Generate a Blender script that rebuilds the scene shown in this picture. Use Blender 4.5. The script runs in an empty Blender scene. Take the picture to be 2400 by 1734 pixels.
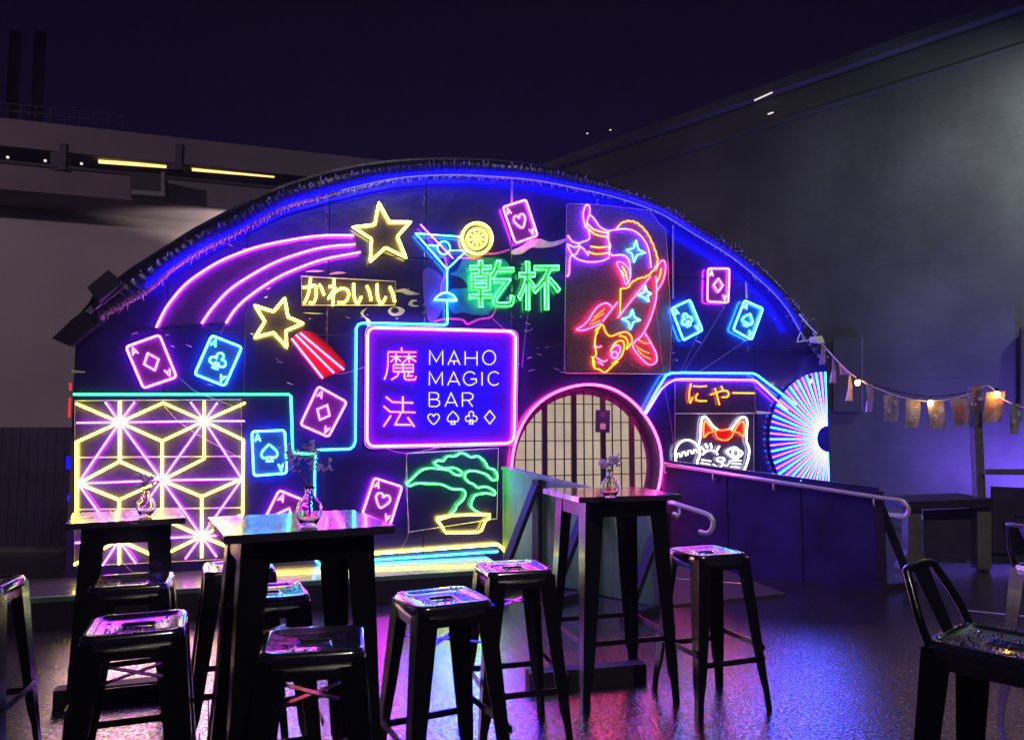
import bpy, bmesh, math, random
from mathutils import Vector, Matrix
R = math.radians
random.seed(7)

# ---------------------------------------------------------------- camera, sky, exposure
sc = bpy.context.scene
C = sc.collection
CAM = Vector((0, 0, 1.4)); F = 1750.0; PITCH = math.atan(133 / 1750.0)
cd = bpy.data.cameras.new('camera'); cam = bpy.data.objects.new('camera', cd); C.objects.link(cam)
cam.location = CAM; cam.rotation_euler = (math.pi / 2 + PITCH, 0, 0)
cd.sensor_width = 36; cd.lens = 36 * F / 2400; cd.clip_end = 500
sc.camera = cam
w = bpy.data.worlds.new('World'); sc.world = w; w.use_nodes = True
nt = w.node_tree; bg = nt.nodes['Background']
tc = nt.nodes.new('ShaderNodeTexCoord'); sp = nt.nodes.new('ShaderNodeSeparateXYZ'); cr = nt.nodes.new('ShaderNodeValToRGB')
nt.links.new(tc.outputs['Generated'], sp.inputs[0]); nt.links.new(sp.outputs['Z'], cr.inputs[0]); nt.links.new(cr.outputs[0], bg.inputs[0])
cr.color_ramp.elements[0].position = 0.0; cr.color_ramp.elements[0].color = (0.0045, 0.0026, 0.0230, 1)
cr.color_ramp.elements[1].position = 0.55; cr.color_ramp.elements[1].color = (0.0017, 0.0012, 0.0045, 1)
bg.inputs[1].default_value = 1.0
sc.view_settings.view_transform = 'Standard'; sc.view_settings.look = 'None'
sc.view_settings.exposure = 0; sc.view_settings.gamma = 1
sc.cycles.use_denoising = True
sc.cycles.max_bounces = 7; sc.cycles.diffuse_bounces = 3; sc.cycles.glossy_bounces = 3; sc.cycles.transmission_bounces = 6
sc.cycles.sample_clamp_indirect = 4.0
sc.cycles.caustics_reflective = False; sc.cycles.caustics_refractive = False

def spot(name, loc, to, power, color, size, blend=0.6, rad=0.15):
    l = bpy.data.lights.new(name, 'SPOT'); l.energy = power; l.color = color; l.spot_size = R(size); l.spot_blend = blend
    l.shadow_soft_size = rad
    o = bpy.data.objects.new(name, l); C.objects.link(o); o.location = loc
    o.rotation_euler = (Vector(to) - Vector(loc)).to_track_quat('-Z', 'Y').to_euler()
    return o
# yard floodlights standing outside the frame: one rakes the tall wall on the right, one the concrete block on the left
spot('yard_floodlight', (7.3, 7.2, 5.6), (6.3, 9.4, 4.0), 700, (0.84, 1.0, 0.80), 125, 1.0)
spot('street_lamp_light', (-13.0, 0.0, 7.0), (-6.5, 14.0, 3.6), 1750, (1.0, 0.72, 0.90), 66, 1.0)
spot('counter_uplight', (6.25, 8.7, 0.3), (5.9, 9.95, 1.5), 700, (0.20, 0.10, 1.0), 120, 1.0)
spot('front_fill_light', (3.5, -5.0, 10.8), (1.8, 6.5, 2.2), 1900, (1.0, 0.90, 0.76), 60, 1.0)  # added unseen fill from behind the camera, whitens vinyl glints and wet furniture

# ---------------------------------------------------------------- helpers
def ray(px, py):
    a = (px - 1200) / F; b = -(py - 867) / F
    return Vector((a, math.cos(PITCH) - b * math.sin(PITCH), math.sin(PITCH) + b * math.cos(PITCH)))
def at_depth(px, py, Y):
    r = ray(px, py); return CAM + r * (Y / r.y)
def at_z(px, py, z):
    r = ray(px, py); return CAM + r * ((z - 1.4) / r.z)
def on_plane(px, py, P, n):
    r = ray(px, py); return CAM + r * ((P - CAM).dot(n) / r.dot(n))
TH = R(18.3)
D = Vector((math.cos(TH), math.sin(TH), 0)); N = Vector((math.sin(TH), -math.cos(TH), 0)); UP = Vector((0, 0, 1))
P0 = at_depth(900, 1000, 6.8)
def fac(px, py, off=0.0): return on_plane(px, py, P0 + N * off, N)
def uv(px, py, off=0.0):
    p = fac(px, py, off) - P0; return p.dot(D), p.z + P0.z
def fp(u, v, off=0.0): return Vector((P0.x, P0.y, 0)) + D * u + N * off + UP * v
def zc(x0, y0, s): return lambda x, y: (x0 + x / s, y0 + y / s)
A1 = zc(0, 200, 2.731); Z2 = zc(300, 420, 3.24); Z3 = zc(900, 360, 3.278); Z4 = zc(1300, 440, 3.563); Z5 = zc(800, 720, 3.152)
Z6 = zc(100, 640, 5.464); Z7 = zc(640, 540, 4.552); Z8 = zc(1540, 860, 5.854)
Y1 = zc(140, 860, 3.278); Y2 = zc(1180, 860, 3.278); Y3 = zc(1700, 600, 2.731); Y6 = zc(600, 1150, 2.807); ID = lambda x, y: (x, y)
Z9 = zc(1550, 1050, 3.78)

def mat(name, col, rough=0.5, metal=0.0, bump=0.0, bscale=20, coat=0.0, var=0.0, vscale=4, spec=0.5, rvar=0.0, trans=0.0, ior=1.45, alpha=1.0, bdetail=4, vec=None):
    m = bpy.data.materials.new(name); m.use_nodes = True; t = m.node_tree; b = t.nodes['Principled BSDF']
    b.inputs['Base Color'].default_value = (*col, 1); b.inputs['Roughness'].default_value = rough
    b.inputs['Metallic'].default_value = metal; b.inputs['Coat Weight'].default_value = coat; b.inputs['Coat Roughness'].default_value = 0.08
    b.inputs['Specular IOR Level'].default_value = spec; b.inputs['Transmission Weight'].default_value = trans; b.inputs['IOR'].default_value = ior
    b.inputs['Alpha'].default_value = alpha
    co = t.nodes.new('ShaderNodeTexCoord'); src = co.outputs['Object']
    if vec:
        mp = t.nodes.new('ShaderNodeMapping'); mp.inputs['Scale'].default_value = vec; t.links.new(src, mp.inputs[0]); src = mp.outputs[0]
    if var:
        n = t.nodes.new('ShaderNodeTexNoise'); n.inputs['Scale'].default_value = vscale; n.inputs['Detail'].default_value = 6
        t.links.new(src, n.inputs[0])
        r = t.nodes.new('ShaderNodeValToRGB'); r.color_ramp.elements[0].position = 0.3; r.color_ramp.elements[1].position = 0.7
        r.color_ramp.elements[0].color = (*[c * (1 - var) for c in col], 1); r.color_ramp.elements[1].color = (*[min(1, c * (1 + var)) for c in col], 1)
        t.links.new(n.outputs[0], r.inputs[0]); t.links.new(r.outputs[0], b.inputs['Base Color'])
        if rvar:
            mr = t.nodes.new('ShaderNodeMapRange'); mr.inputs['From Min'].default_value = 0.35; mr.inputs['From Max'].default_value = 0.65
            mr.inputs['To Min'].default_value = max(0.02, rough - rvar); mr.inputs['To Max'].default_value = rough + rvar
            t.links.new(n.outputs[0], mr.inputs[0]); t.links.new(mr.outputs[0], b.inputs['Roughness'])
    if bump:
        n = t.nodes.new('ShaderNodeTexNoise'); n.inputs['Scale'].default_value = bscale; n.inputs['Detail'].default_value = bdetail
        t.links.new(src, n.inputs[0])
        bp = t.nodes.new('ShaderNodeBump'); bp.inputs['Strength'].default_value = bump; bp.inputs['Distance'].default_value = 0.02
        t.links.new(n.outputs[0], bp.inputs['Height']); t.links.new(bp.outputs[0], b.inputs['Normal'])
    return m
GAIN = 2.8   # gas tubes: the channels that carry the colour are far brighter than the film can hold
def em(name, col, k=1.0):
    if name.startswith(('neon', 'fan')): col = tuple(c * GAIN if c >= 1.4 else c for c in col)
    m = bpy.data.materials.new(name); m.use_nodes = True; t = m.node_tree; t.nodes.remove(t.nodes['Principled BSDF'])
    e = t.nodes.new('ShaderNodeEmission'); e.inputs[0].default_value = (*col, 1); e.inputs[1].default_value = k
    t.links.new(e.outputs[0], t.nodes['Material Output'].inputs[0]); return m

NEON = dict(
    pink=em('neon_pink', (9, 1.38, 10.5)), magenta=em('neon_magenta', (9, 0.60, 2.6)), yellow=em('neon_yellow', (6.5, 5.4, 0.80)),
    cyan=em('neon_cyan', (0.80, 5, 20)), teal=em('neon_teal', (0.35, 2.6, 4.5)), green=em('neon_green', (0.55, 7.5, 1.3)),
    seagreen=em('neon_sea_green', (0.25, 2.6, 1.38)), blue=em('neon_blue', (0.01, 0.01, 15)), bluecore=em('neon_blue_core', (0.3, 0.28, 12)),
    orange=em('neon_orange', (4.2, 1.38, 0.05)), red=em('neon_red', (11, 0.80, 0.10)), white=em('neon_white', (2.3, 2.3, 2.4)),
    ice=em('neon_ice_blue', (1.3, 1.2, 150)), lilac=em('neon_lilac', (6, 1.2, 30)), rose=em('neon_rose', (19, 0.8, 2.2)), tail=em('neon_tail', (9, 1.1, 2.0)),
    strip=em('lamp_warm_strip', (1.6, 1.1, 0.35)), bulb=em('lamp_bulb', (42, 20, 3)), tiny=em('lamp_far', (1.0, 0.9, 0.8)),
    fanpink=em('fan_pink', (3.0, 0.6, 5)), fancyan=em('fan_cyan', (0.40, 2.8, 26)), redstrip=em('neon_red_strip', (0.9, 0.04, 0.03)), palecyan=em('neon_pale_cyan', (0.85, 4.5, 9)))
M = dict(
    wall=mat('black_panel_blue_spill', (0.016, 0.010, 0.12), 0.30, bump=0.5, bscale=4, var=0.12, vscale=1.5, rvar=0.0, coat=0.5),  # blue spill of the neon is put into the panels' black
    tarp=mat('black_tarpaulin', (0.020, 0.017, 0.032), 0.34, bump=0.35, bscale=30),
    crimp=mat('crimped_vinyl', (0.020, 0.018, 0.035), 0.22, spec=0.9, bump=0.25, bscale=60),
    acrylic=mat('clear_acrylic_board', (0.045, 0.035, 0.11), 0.22, bump=0.25, bscale=14, var=0.2, vscale=20, coat=0.5),
    speck=mat('dusty_acrylic_board', (0.075, 0.06, 0.085), 0.35, bump=0.5, bscale=90, var=0.55, vscale=60, coat=0.3),
    glint=mat('vinyl_glint', (0.85, 0.83, 0.85), 0.3), edge=mat('acrylic_edge', (0.45, 0.42, 0.5), 0.25, coat=0.5),  # near-white vinyl colour stands in for glints on the folds
    blueac=mat('blue_lit_acrylic', (0.07, 0.012, 0.30), 0.25, bump=0.2, bscale=12, coat=0.5), card=mat('card_face', (0.055, 0.04, 0.08), 0.35, coat=0.6), redpanel=mat('red_panel', (0.2, 0.012, 0.018), 0.35, coat=0.4),  # blueac holds the sign's blue glow in its base colour
    letter=mat('green_letter_face', (0.025, 0.075, 0.03), 0.4, coat=0.3),
    bluepaint=mat('blue_mural_paint', (0.02, 0.13, 0.36), 0.3, var=0.5, vscale=5, coat=0.5), mag=mat('magenta_mural_paint', (0.75, 0.05, 0.55), 0.4),
    cream=mat('cream_mural_paint', (0.85, 0.78, 0.50), 0.35, var=0.25, vscale=9), violetpaint=mat('violet_mural_paint', (0.16, 0.05, 0.5), 0.4, var=0.4, vscale=5),
    deck=mat('black_deck_boards', (0.05, 0.045, 0.07), 0.28, bump=0.4, bscale=30, var=0.3, coat=0.3),
    ply=mat('weathered_ply_green_spill', (0.09, 0.21, 0.13), 0.45, bump=0.35, bscale=25, var=0.35, vscale=5, vec=(1, 1, 0.35)),  # grey-green paint pushed greener to hold the bonsai neon's spill
    plydark=mat('dark_painted_ply', (0.024, 0.016, 0.095), 0.42, bump=0.3, bscale=9, var=0.5, vscale=3),
    timber=mat('dark_stained_timber', (0.022, 0.018, 0.025), 0.6, spec=0.25, bump=0.4, bscale=40, vec=(1, 1, 0.2)),
    timber2=mat('grey_timber', (0.13, 0.12, 0.11), 0.5, bump=0.4, bscale=40, var=0.3),
    steel=mat('stainless_handrail', (0.85, 0.78, 0.82), 0.42, metal=0.6),
    black=mat('wet_black_metal', (0.008, 0.008, 0.010), 0.24, spec=0.5, bump=0.06, bscale=60, bdetail=2, coat=0.15),
    seat=mat('wet_black_seat', (0.014, 0.014, 0.018), 0.19, spec=1.0, ior=2.2, bump=0.05, bscale=16, bdetail=3, coat=1.0),
    plank=mat('wet_table_planks', (0.05, 0.042, 0.045), 0.17, spec=1.0, ior=2.3, bump=0.4, bscale=28, bdetail=3, coat=1.0, vec=(0.35, 1, 1)),
    paper=em('lit_shoji_paper', (0.55, 0.43, 0.33), 0.9), muntin=mat('shoji_lattice', (0.02, 0.016, 0.035), 0.45),
    ring=mat('violet_door_lining', (0.09, 0.055, 0.20), 0.4), glass=mat('clear_glass', (1, 1, 1), 0.02, trans=1.0, ior=1.45),
    water=mat('vase_water', (0.9, 0.9, 1.0), 0.0, trans=1.0, ior=1.33), stem=mat('dried_stem', (0.28, 0.2, 0.16), 0.6), bud=mat('dried_blossom', (0.9, 0.78, 0.85), 0.6),
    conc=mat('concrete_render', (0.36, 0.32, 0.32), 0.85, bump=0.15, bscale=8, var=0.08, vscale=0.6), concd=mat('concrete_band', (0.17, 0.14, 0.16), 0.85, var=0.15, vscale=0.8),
    dark=mat('dark_soffit', (0.05, 0.045, 0.06), 0.8), metalgrey=mat('galvanised_metal', (0.35, 0.35, 0.38), 0.4, metal=0.7),
    lowwall=mat('dark_yard_fence', (0.035, 0.028, 0.06), 0.7, var=0.3), clad=mat('dark_painted_cladding', (0.10, 0.098, 0.12), 0.7, bump=0.3, bscale=6, var=0.35, vscale=0.7),
    flag=mat('grey_flag_cloth', (0.30, 0.27, 0.38), 0.7, var=0.25, vscale=14), flagv=mat('violet_flag_cloth', (0.33, 0.20, 0.5), 0.7, var=0.2, vscale=10),
    flagr=mat('bulb_lit_flag_cloth', (0.38, 0.27, 0.22), 0.7, var=0.4, vscale=14), pwhite=mat('white_print', (0.8, 0.8, 0.8), 0.6), pred=mat('red_print', (0.7, 0.08, 0.09), 0.6),  # flagr: warm bulb light put into the cloth colour
    cord=mat('bunting_cord', (0.65, 0.6, 0.62), 0.6), cable=mat('grey_cable', (0.30, 0.27, 0.36), 0.45), white=mat('white_plastic', (0.75, 0.75, 0.72), 0.4),
    poster=mat('navy_poster', (0.06, 0.04, 0.22), 0.35, coat=0.6), speaker=mat('speaker_black', (0.03, 0.025, 0.05), 0.45), rubber=mat('rubber_mat', (0.05, 0.04, 0.04), 0.6, bump=0.4, bscale=80),
    paintline=mat('worn_white_paint', (0.5, 0.48, 0.45), 0.5, var=0.5, vscale=20),
)
# dried petals let light through; shoji paper is mottled by its fibres
t_ = M['bud'].node_tree; tr_ = t_.nodes.new('ShaderNodeBsdfTranslucent'); tr_.inputs[0].default_value = (0.9, 0.75, 0.85, 1); mx_ = t_.nodes.new('ShaderNodeMixShader'); mx_.inputs[0].default_value = 0.55
t_.links.new(t_.nodes['Principled BSDF'].outputs[0], mx_.inputs[1]); t_.links.new(tr_.outputs[0], mx_.inputs[2]); t_.links.new(mx_.outputs[0], t_.nodes['Material Output'].inputs[0])
t_ = M['paper'].node_tree; e_ = t_.nodes['Emission']; co_ = t_.nodes.new('ShaderNodeTexCoord'); n_ = t_.nodes.new('ShaderNodeTexNoise'); n_.inputs['Scale'].default_value = 3.0; n_.inputs['Detail'].default_value = 8; n_.inputs['Roughness'].default_value = 0.7
r_ = t_.nodes.new('ShaderNodeMapRange'); r_.inputs['From Min'].default_value = 0.3; r_.inputs['From Max'].default_value = 0.7; r_.inputs['To Min'].default_value = 0.72; r_.inputs['To Max'].default_value = 1.05
t_.links.new(co_.outputs['Object'], n_.inputs[0]); t_.links.new(n_.outputs[0], r_.inputs[0]); t_.links.new(r_.outputs[0], e_.inputs[1])
# wet asphalt: granular relief, damp and drier patches
def asphalt():
    m = bpy.data.materials.new('wet_asphalt'); m.use_nodes = True; t = m.node_tree; b = t.nodes['Principled BSDF']; L = t.links.new
    co = t.nodes.new('ShaderNodeTexCoord')
    def noise(s, d, r=0.5):
        n = t.nodes.new('ShaderNodeTexNoise'); n.inputs['Scale'].default_value = s; n.inputs['Detail'].default_value = d; n.inputs['Roughness'].default_value = r
        L(co.outputs['Object'], n.inputs[0]); return n
    big = noise(0.9, 4); fine = noise(120, 2, 0.6); mid = noise(95, 3, 0.6)
    r = t.nodes.new('ShaderNodeMapRange'); r.inputs['From Min'].default_value = 0.35; r.inputs['From Max'].default_value = 0.65
    r.inputs['To Min'].default_value = 0.12; r.inputs['To Max'].default_value = 0.22; L(big.outputs[0], r.inputs[0]); L(r.outputs[0], b.inputs['Roughness'])
    c = t.nodes.new('ShaderNodeValToRGB'); c.color_ramp.elements[0].color = (0.010, 0.009, 0.010, 1); c.color_ramp.elements[1].color = (0.09, 0.083, 0.08, 1)
    c.color_ramp.elements[0].position = 0.5; c.color_ramp.elements[1].position = 0.72; L(fine.outputs[0], c.inputs[0]); L(c.outputs[0], b.inputs['Base Color'])
    grit = noise(58, 3, 0.75); sm = t.nodes.new('ShaderNodeMapRange'); sm.inputs['From Min'].default_value = 0.44; sm.inputs['From Max'].default_value = 0.60
    sm.inputs['To Min'].default_value = 0.20; sm.inputs['To Max'].default_value = 1.0; L(grit.outputs[0], sm.inputs[0]); L(sm.outputs[0], b.inputs['Specular IOR Level'])
    b.inputs['IOR'].default_value = 3.8
    b1 = t.nodes.new('ShaderNodeBump'); b1.inputs['Strength'].default_value = 0.2; b1.inputs['Distance'].default_value = 0.004; L(fine.outputs[0], b1.inputs['Height'])
    b2 = t.nodes.new('ShaderNodeBump'); b2.inputs['Strength'].default_value = 0.32; b2.inputs['Distance'].default_value = 0.0055; L(mid.outputs[0], b2.inputs['Height']); L(b1.outputs[0], b2.inputs['Normal'])
    L(b2.outputs[0], b.inputs['Normal']); return m
M['asphalt'] = asphalt()

def link(name, me, m, parent=None, mats=None):
    o = bpy.data.objects.new(name, me); C.objects.link(o)
    for k in (mats or [m]): me.materials.append(k)
    if parent is not None: o.parent = parent; o.matrix_parent_inverse = parent.matrix_world.inverted()
    return o
def obj(name, bm, m, parent=None, smooth=False):
    me = bpy.data.meshes.new(name)
    bmesh.ops.recalc_face_normals(bm, faces=bm.faces)
    bm.to_mesh(me); bm.free()
    if smooth:
        for p in me.polygons: p.use_smooth = True
    return link(name, me, m, parent)
def thing(name, label, cat, loc=(0, 0, 0), rz=0, group=None):
    o = bpy.data.objects.new(name, None); C.objects.link(o); o.location = loc; o.rotation_euler = (0, 0, rz); o.empty_display_size = 0.1
    o.matrix_world = Matrix.Translation(Vector(loc)) @ Matrix.Rotation(rz, 4, 'Z')
    tag(o, label, cat, group); return o
def tag(o, label, cat, group=None):
    o['label'] = label; o['category'] = cat
    if group: o['group'] = group
    return o
def struct(o): o['kind'] = 'structure'; return o
def stuff(o): o['kind'] = 'stuff'; return o

def hexa(bm, P):
    v = [bm.verts.new(p) for p in P]
    for f in ((0, 1, 2, 3), (4, 5, 6, 7), (0, 1, 5, 4), (1, 2, 6, 5), (2, 3, 7, 6), (3, 0, 4, 7)): bm.faces.new([v[i] for i in f])
def box(bm, x0, x1, y0, y1, z0, z1, T=None):
    P = [Vector(p) for p in ((x0, y0, z0), (x1, y0, z0), (x1, y1, z0), (x0, y1, z0), (x0, y0, z1), (x1, y0, z1), (x1, y1, z1), (x0, y1, z1))]
    if T: P = [T @ p for p in P]
    hexa(bm, P)
def prism(bm, pts, ext):
    """closed polygon of points swept by a vector"""
    a = [bm.verts.new(p) for p in pts]; b = [bm.verts.new(p + ext) for p in pts]; n = len(pts)
    bm.faces.new(a); bm.faces.new(b)
    for i in range(n): bm.faces.new((a[i], a[(i + 1) % n], b[(i + 1) % n], b[i]))
def beam(bm, a, b, wd, th, up=UP):
    d = (b - a).normalized(); s = d.cross(up)
    if s.length < 1e-4: s = d.cross(Vector((1, 0, 0)))
    s.normalize(); t = s.cross(d).normalized()
    P = []
    for p in (a, b): P += [p + s * wd / 2 + t * th / 2, p - s * wd / 2 + t * th / 2, p - s * wd / 2 - t * th / 2, p + s * wd / 2 - t * th / 2]
    hexa(bm, P)
def catmull(pts, closed=False, k=5):
    n = len(pts); out = []
    rng = range(n if closed else n - 1)
    for i in rng:
        p0 = pts[(i - 1) % n] if closed or i > 0 else pts[0]; p1 = pts[i]; p2 = pts[(i + 1) % n]
        p3 = pts[(i + 2) % n] if closed or i + 2 < n else pts[-1]
        for j in range(k):
            t = j / k
            out.append(tuple(0.5 * ((2 * b) + (-a + c) * t + (2 * a - 5 * b + 4 * c - d) * t * t + (-a + 3 * b - 3 * c + d) * t ** 3) for a, b, c, d in zip(p0, p1, p2, p3)))
    if not closed: out.append(tuple(pts[-1]))
    return out
def tube(bm, pts, r, sides=6, closed=False, r2=None):
    q = [Vector(pts[0])]
    for p in pts[1:]:
        p = Vector(p)
        if (p - q[-1]).length > 1e-4: q.append(p)
    if closed and (q[0] - q[-1]).length < 1e-4: q.pop()
    pts = q
    n = len(pts)
    if n < 2: return
    if not closed and n == 2: closed = False
    tang = []
    for i in range(n):
        a = pts[(i - 1) % n] if (closed or i > 0) else pts[0]; b = pts[(i + 1) % n] if (closed or i < n - 1) else pts[-1]
        t = (b - a); tang.append(t.normalized() if t.length > 1e-6 else Vector((1, 0, 0)))
    ref = N if abs(tang[0].dot(N)) < 0.9 else UP
    nrm = (ref - tang[0] * ref.dot(tang[0])).normalized(); rings = []
    for i in range(n):
        nrm = nrm - tang[i] * nrm.dot(tang[i])
        if nrm.length < 1e-6: nrm = tang[i].orthogonal()
        nrm.normalize(); bi = tang[i].cross(nrm); rr = r if r2 is None else r + (r2 - r) * i / (n - 1)
        # widen at corners so a mitre keeps its thickness
        if (closed or 0 < i < n - 1):
            d1 = (pts[i] - pts[i - 1]).normalized(); c = max(0.5, abs(d1.dot(tang[i])))
        else: c = 1
        rings.append([bm.verts.new(pts[i] + nrm * rr * math.cos(2 * math.pi * k / sides) + bi * (rr / c) * math.sin(2 * math.pi * k / sides)) for k in range(sides)])
    for i in range(n if closed else n - 1):
        a, b = rings[i], rings[(i + 1) % n]
        for k in range(sides): bm.faces.new((a[k], a[(k + 1) % sides], b[(k + 1) % sides], b[k]))
    if not closed: bm.faces.new(rings[0]); bm.faces.new(rings[-1])
def circ(cx, cy, rx, ry=None, a0=0, a1=360, n=24):
    ry = ry or rx
    return [(cx + rx * math.cos(R(a0 + (a1 - a0) * i / n)), cy - ry * math.sin(R(a0 + (a1 - a0) * i / n))) for i in range(n if abs(a1 - a0) == 360 else n + 1)]
def rrect(pts, r, k=4):
    """round the corners of a polygon of (x, y)"""
    out = []; n = len(pts)
    for i in range(n):
        p = Vector((*pts[i], 0)); a = Vector((*pts[i - 1], 0)); b = Vector((*pts[(i + 1) % n], 0))
        pa = p + (a - p).normalized() * r; pb = p + (b - p).normalized() * r
        for j in range(k + 1):
            t = j / k; q = pa * (1 - t) ** 2 + p * 2 * t * (1 - t) + pb * t * t; out.append((q.x, q.y))
    return out

# a neon stroke on the facade: points given in photo space of a zoom, set on the real wall plane
def neon(parent, col, pts, Z=ID, off=0.06, r=0.0105, closed=False, smooth=False, name='neon_tube', sides=6, k=5):
    if smooth: pts = catmull(pts, closed, k)
    bm = bmesh.new(); tube(bm, [fac(*Z(*p), off) for p in pts], r * (0.92 if col == 'yellow' else 0.78), sides, closed)
    return obj(name, bm, NEON[col], parent, True)
def board(parent, pts, Z=ID, off=0.02, th=0.008, m='acrylic', name='backing_board'):
    bm = bmesh.new(); prism(bm, [fac(*Z(*p), off) for p in pts], N * th); return obj(name, bm, M[m], parent)
def rim(parent, pts, Z=ID, off=0.029, r=0.003, name='board_edge'):
    bm = bmesh.new(); tube(bm, [fac(*Z(*p), off) for p in pts], r, 4, True); return obj(name, bm, M['edge'], parent)
def sign(name, label, px, py, cat='neon sign', group=None):
    return thing(name, label, cat, fac(px, py, 0.02), 0, group)

# ---------------------------------------------------------------- ground
bm = bmesh.new()
v = [bm.verts.new(p) for p in ((-90, -40, 0), (90, -40, 0), (90, 120, 0), (-90, 120, 0))]; bm.faces.new(v)
struct(obj('ground', bm, M['asphalt']))
bm = bmesh.new()
a, b = at_z(2256, 1431, 0), at_z(2460, 1452, 0); s = Vector((0, 0.035, 0.004)); z4 = Vector((0, 0, 0.004))
f = [bm.verts.new(p) for p in (a + z4, b + z4, b + s * 1 + Vector((0, .02, 0)), a + s)]; bm.faces.new(f)
struct(obj('painted_line', bm, M['paintline']))

# ---------------------------------------------------------------- the arched bar
OUT = [(133, 797), (216, 694), (313, 623), (452, 535), (555, 480), (665, 432), (740, 408), (820, 388), (900, 377), (980, 371), (1071, 370), (1159, 373), (1257, 384), (1358, 405),
       (1450, 437), (1547, 481), (1637, 529), (1749, 592), (1833, 674), (1880, 730), (1918, 782), (1943, 850)]
BLUE = [(342, 672), (399, 625), (470, 580), (549, 540), (659, 482), (730, 460), (800, 441), (900, 418), (979, 408), (1071, 405), (1159, 409), (1257, 418), (1358, 438), (1450, 460), (1544, 494), (1631, 546), (1721, 602), (1805, 674), (1847, 723), (1875, 770)]
hall = thing('arched_bar_hall', 'low black arched bar building covered in glowing neon signs', 'building', fp(0, 0))
outuv = [uv(*p, 0) for p in OUT]
uL = uv(168, 1000)[0]; uR = uv(1942, 1000)[0]
FLOOR = 0.21
clip = [(uL, 0)] + [(uL, uv(175, 765)[1])] + [p for p in outuv if uL < p[0] < uR] + [(uR, uv(1942, 850)[1]), (uR, 0)]
def hull(P):
    P = sorted(set(P)); 
    def half(Q):
        h = []
        for p in Q:
            while len(h) > 1 and (h[-1][0] - h[-2][0]) * (p[1] - h[-2][1]) - (h[-1][1] - h[-2][1]) * (p[0] - h[-2][0]) <= 0: h.pop()
            h.append(p)
        return h
    a = half(P); b = half(P[::-1]); return a[:-1] + b[:-1]
clip = hull(clip)   # counter-clockwise
def clip_poly(sub, cl):
    out = sub
    for i in range(len(cl)):
        a, b = cl[i], cl[(i + 1) % len(cl)]; inp = out; out = []
        ins = lambda p: (b[0] - a[0]) * (p[1] - a[1]) - (b[1] - a[1]) * (p[0] - a[0]) >= -1e-9
        for j in range(len(inp)):
            p, q = inp[j - 1], inp[j]
            if ins(p) != ins(q):
                d = (b[0] - a[0]) * (q[1] - p[1]) - (b[1] - a[1]) * (q[0] - p[0])
                t = ((b[0] - a[0]) * (a[1] - p[1]) - (b[1] - a[1]) * (a[0] - p[0])) / d
                out.append((p[0] + t * (q[0] - p[0]), p[1] + t * (q[1] - p[1])))
            if ins(q): out.append(q)
        if not out: return []
    return out
dc = uv(*Y2(642, 760)); DR = 0.5 * (uv(*Y2(1215, 760))[0] - uv(*Y2(70, 760))[0]); DCU, DCV = dc
cut = bmesh.new(); bmesh.ops.create_cone(cut, cap_ends=True, segments=72, radius1=DR - 0.01, radius2=DR - 0.01, depth=1.0)
cme = bpy.data.meshes.new('cutter'); cut.to_mesh(cme); cut.free()
cob = bpy.data.objects.new('cutter', cme); C.objects.link(cob)
cob.matrix_world = Matrix.Translation(fp(DCU, DCV)) @ N.to_track_quat('Z', 'Y').to_matrix().to_4x4()
ug = [uL - 0.01] + [uv(x, 900)[0] for x in (385, 572, 765, 995, 1198, 1393, 1577, 1770)] + [uR + 0.01]
vg = [-0.01, uv(900, 1005)[1], uv(900, 790)[1], uv(900, 600)[1], 4.6]
for i in range(len(ug) - 1):
    for j in range(len(vg) - 1):
        g = 0.004
        q = clip_poly([(ug[i] + g, vg[j] + g), (ug[i + 1] - g, vg[j] + g), (ug[i + 1] - g, vg[j + 1] - g), (ug[i] + g, vg[j + 1] - g)], clip)
        if len(q) < 3: continue
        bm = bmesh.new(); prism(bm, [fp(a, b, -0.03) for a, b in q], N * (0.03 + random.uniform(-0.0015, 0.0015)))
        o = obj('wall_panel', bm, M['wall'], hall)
        if abs((ug[i] + ug[i + 1]) / 2 - DCU) < DR + 0.7 and vg[j] < DCV + DR:
            md = o.modifiers.new('b', 'BOOLEAN'); md.object = cob; md.operation = 'DIFFERENCE'; md.solver = 'EXACT'
            bpy.context.view_layer.update()
            me = bpy.data.meshes.new_from_object(o.evaluated_get(bpy.context.evaluated_depsgraph_get()))
            o.modifiers.clear(); o.data = me
bpy.data.objects.remove(cob)
# backing behind the panel joints, side walls and barrel roof
bm = bmesh.new()
ring = [(uL, 0)] + [p for p in clip_poly(clip, [(uL, 0.0), (uR, 0.0), (uR, 9), (uL, 9)])]
back = -6.0
pl = sorted([p for p in clip if p[1] > 0.02], key=lambda p: p[0])
prof = [(uL, 0)] + [(a, b) for a, b in pl] + [(uR, 0)]
for k in range(len(prof) - 1):
    (a, b), (c, d) = prof[k], prof[k + 1]
    if abs(a - c) + abs(b - d) < 1e-6: continue
    f = [bm.verts.new(fp(a, b, -0.035)), bm.verts.new(fp(c, d, -0.035)), bm.verts.new(fp(c, d, back)), bm.verts.new(fp(a, b, back))]; bm.faces.new(f)
obj('barrel_roof', bm, M['tarp'], hall)
# door lining: inner ring set back behind the opening
bm = bmesh.new(); n = 72
for i in range(n):
    a0, a1 = 2 * math.pi * i / n, 2 * math.pi * (i + 1) / n
    cs = lambda a, r, o: fp(DCU + r * math.cos(a), DCV + r * math.sin(a), o)
    bm.faces.new([bm.verts.new(p) for p in (cs(a0, DR - .004, -0.031), cs(a1, DR - .004, -0.031), cs(a1, DR - .004, -0.22), cs(a0, DR - .004, -0.22))])
obj('door_lining', bm, M['ring'], hall)

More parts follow.
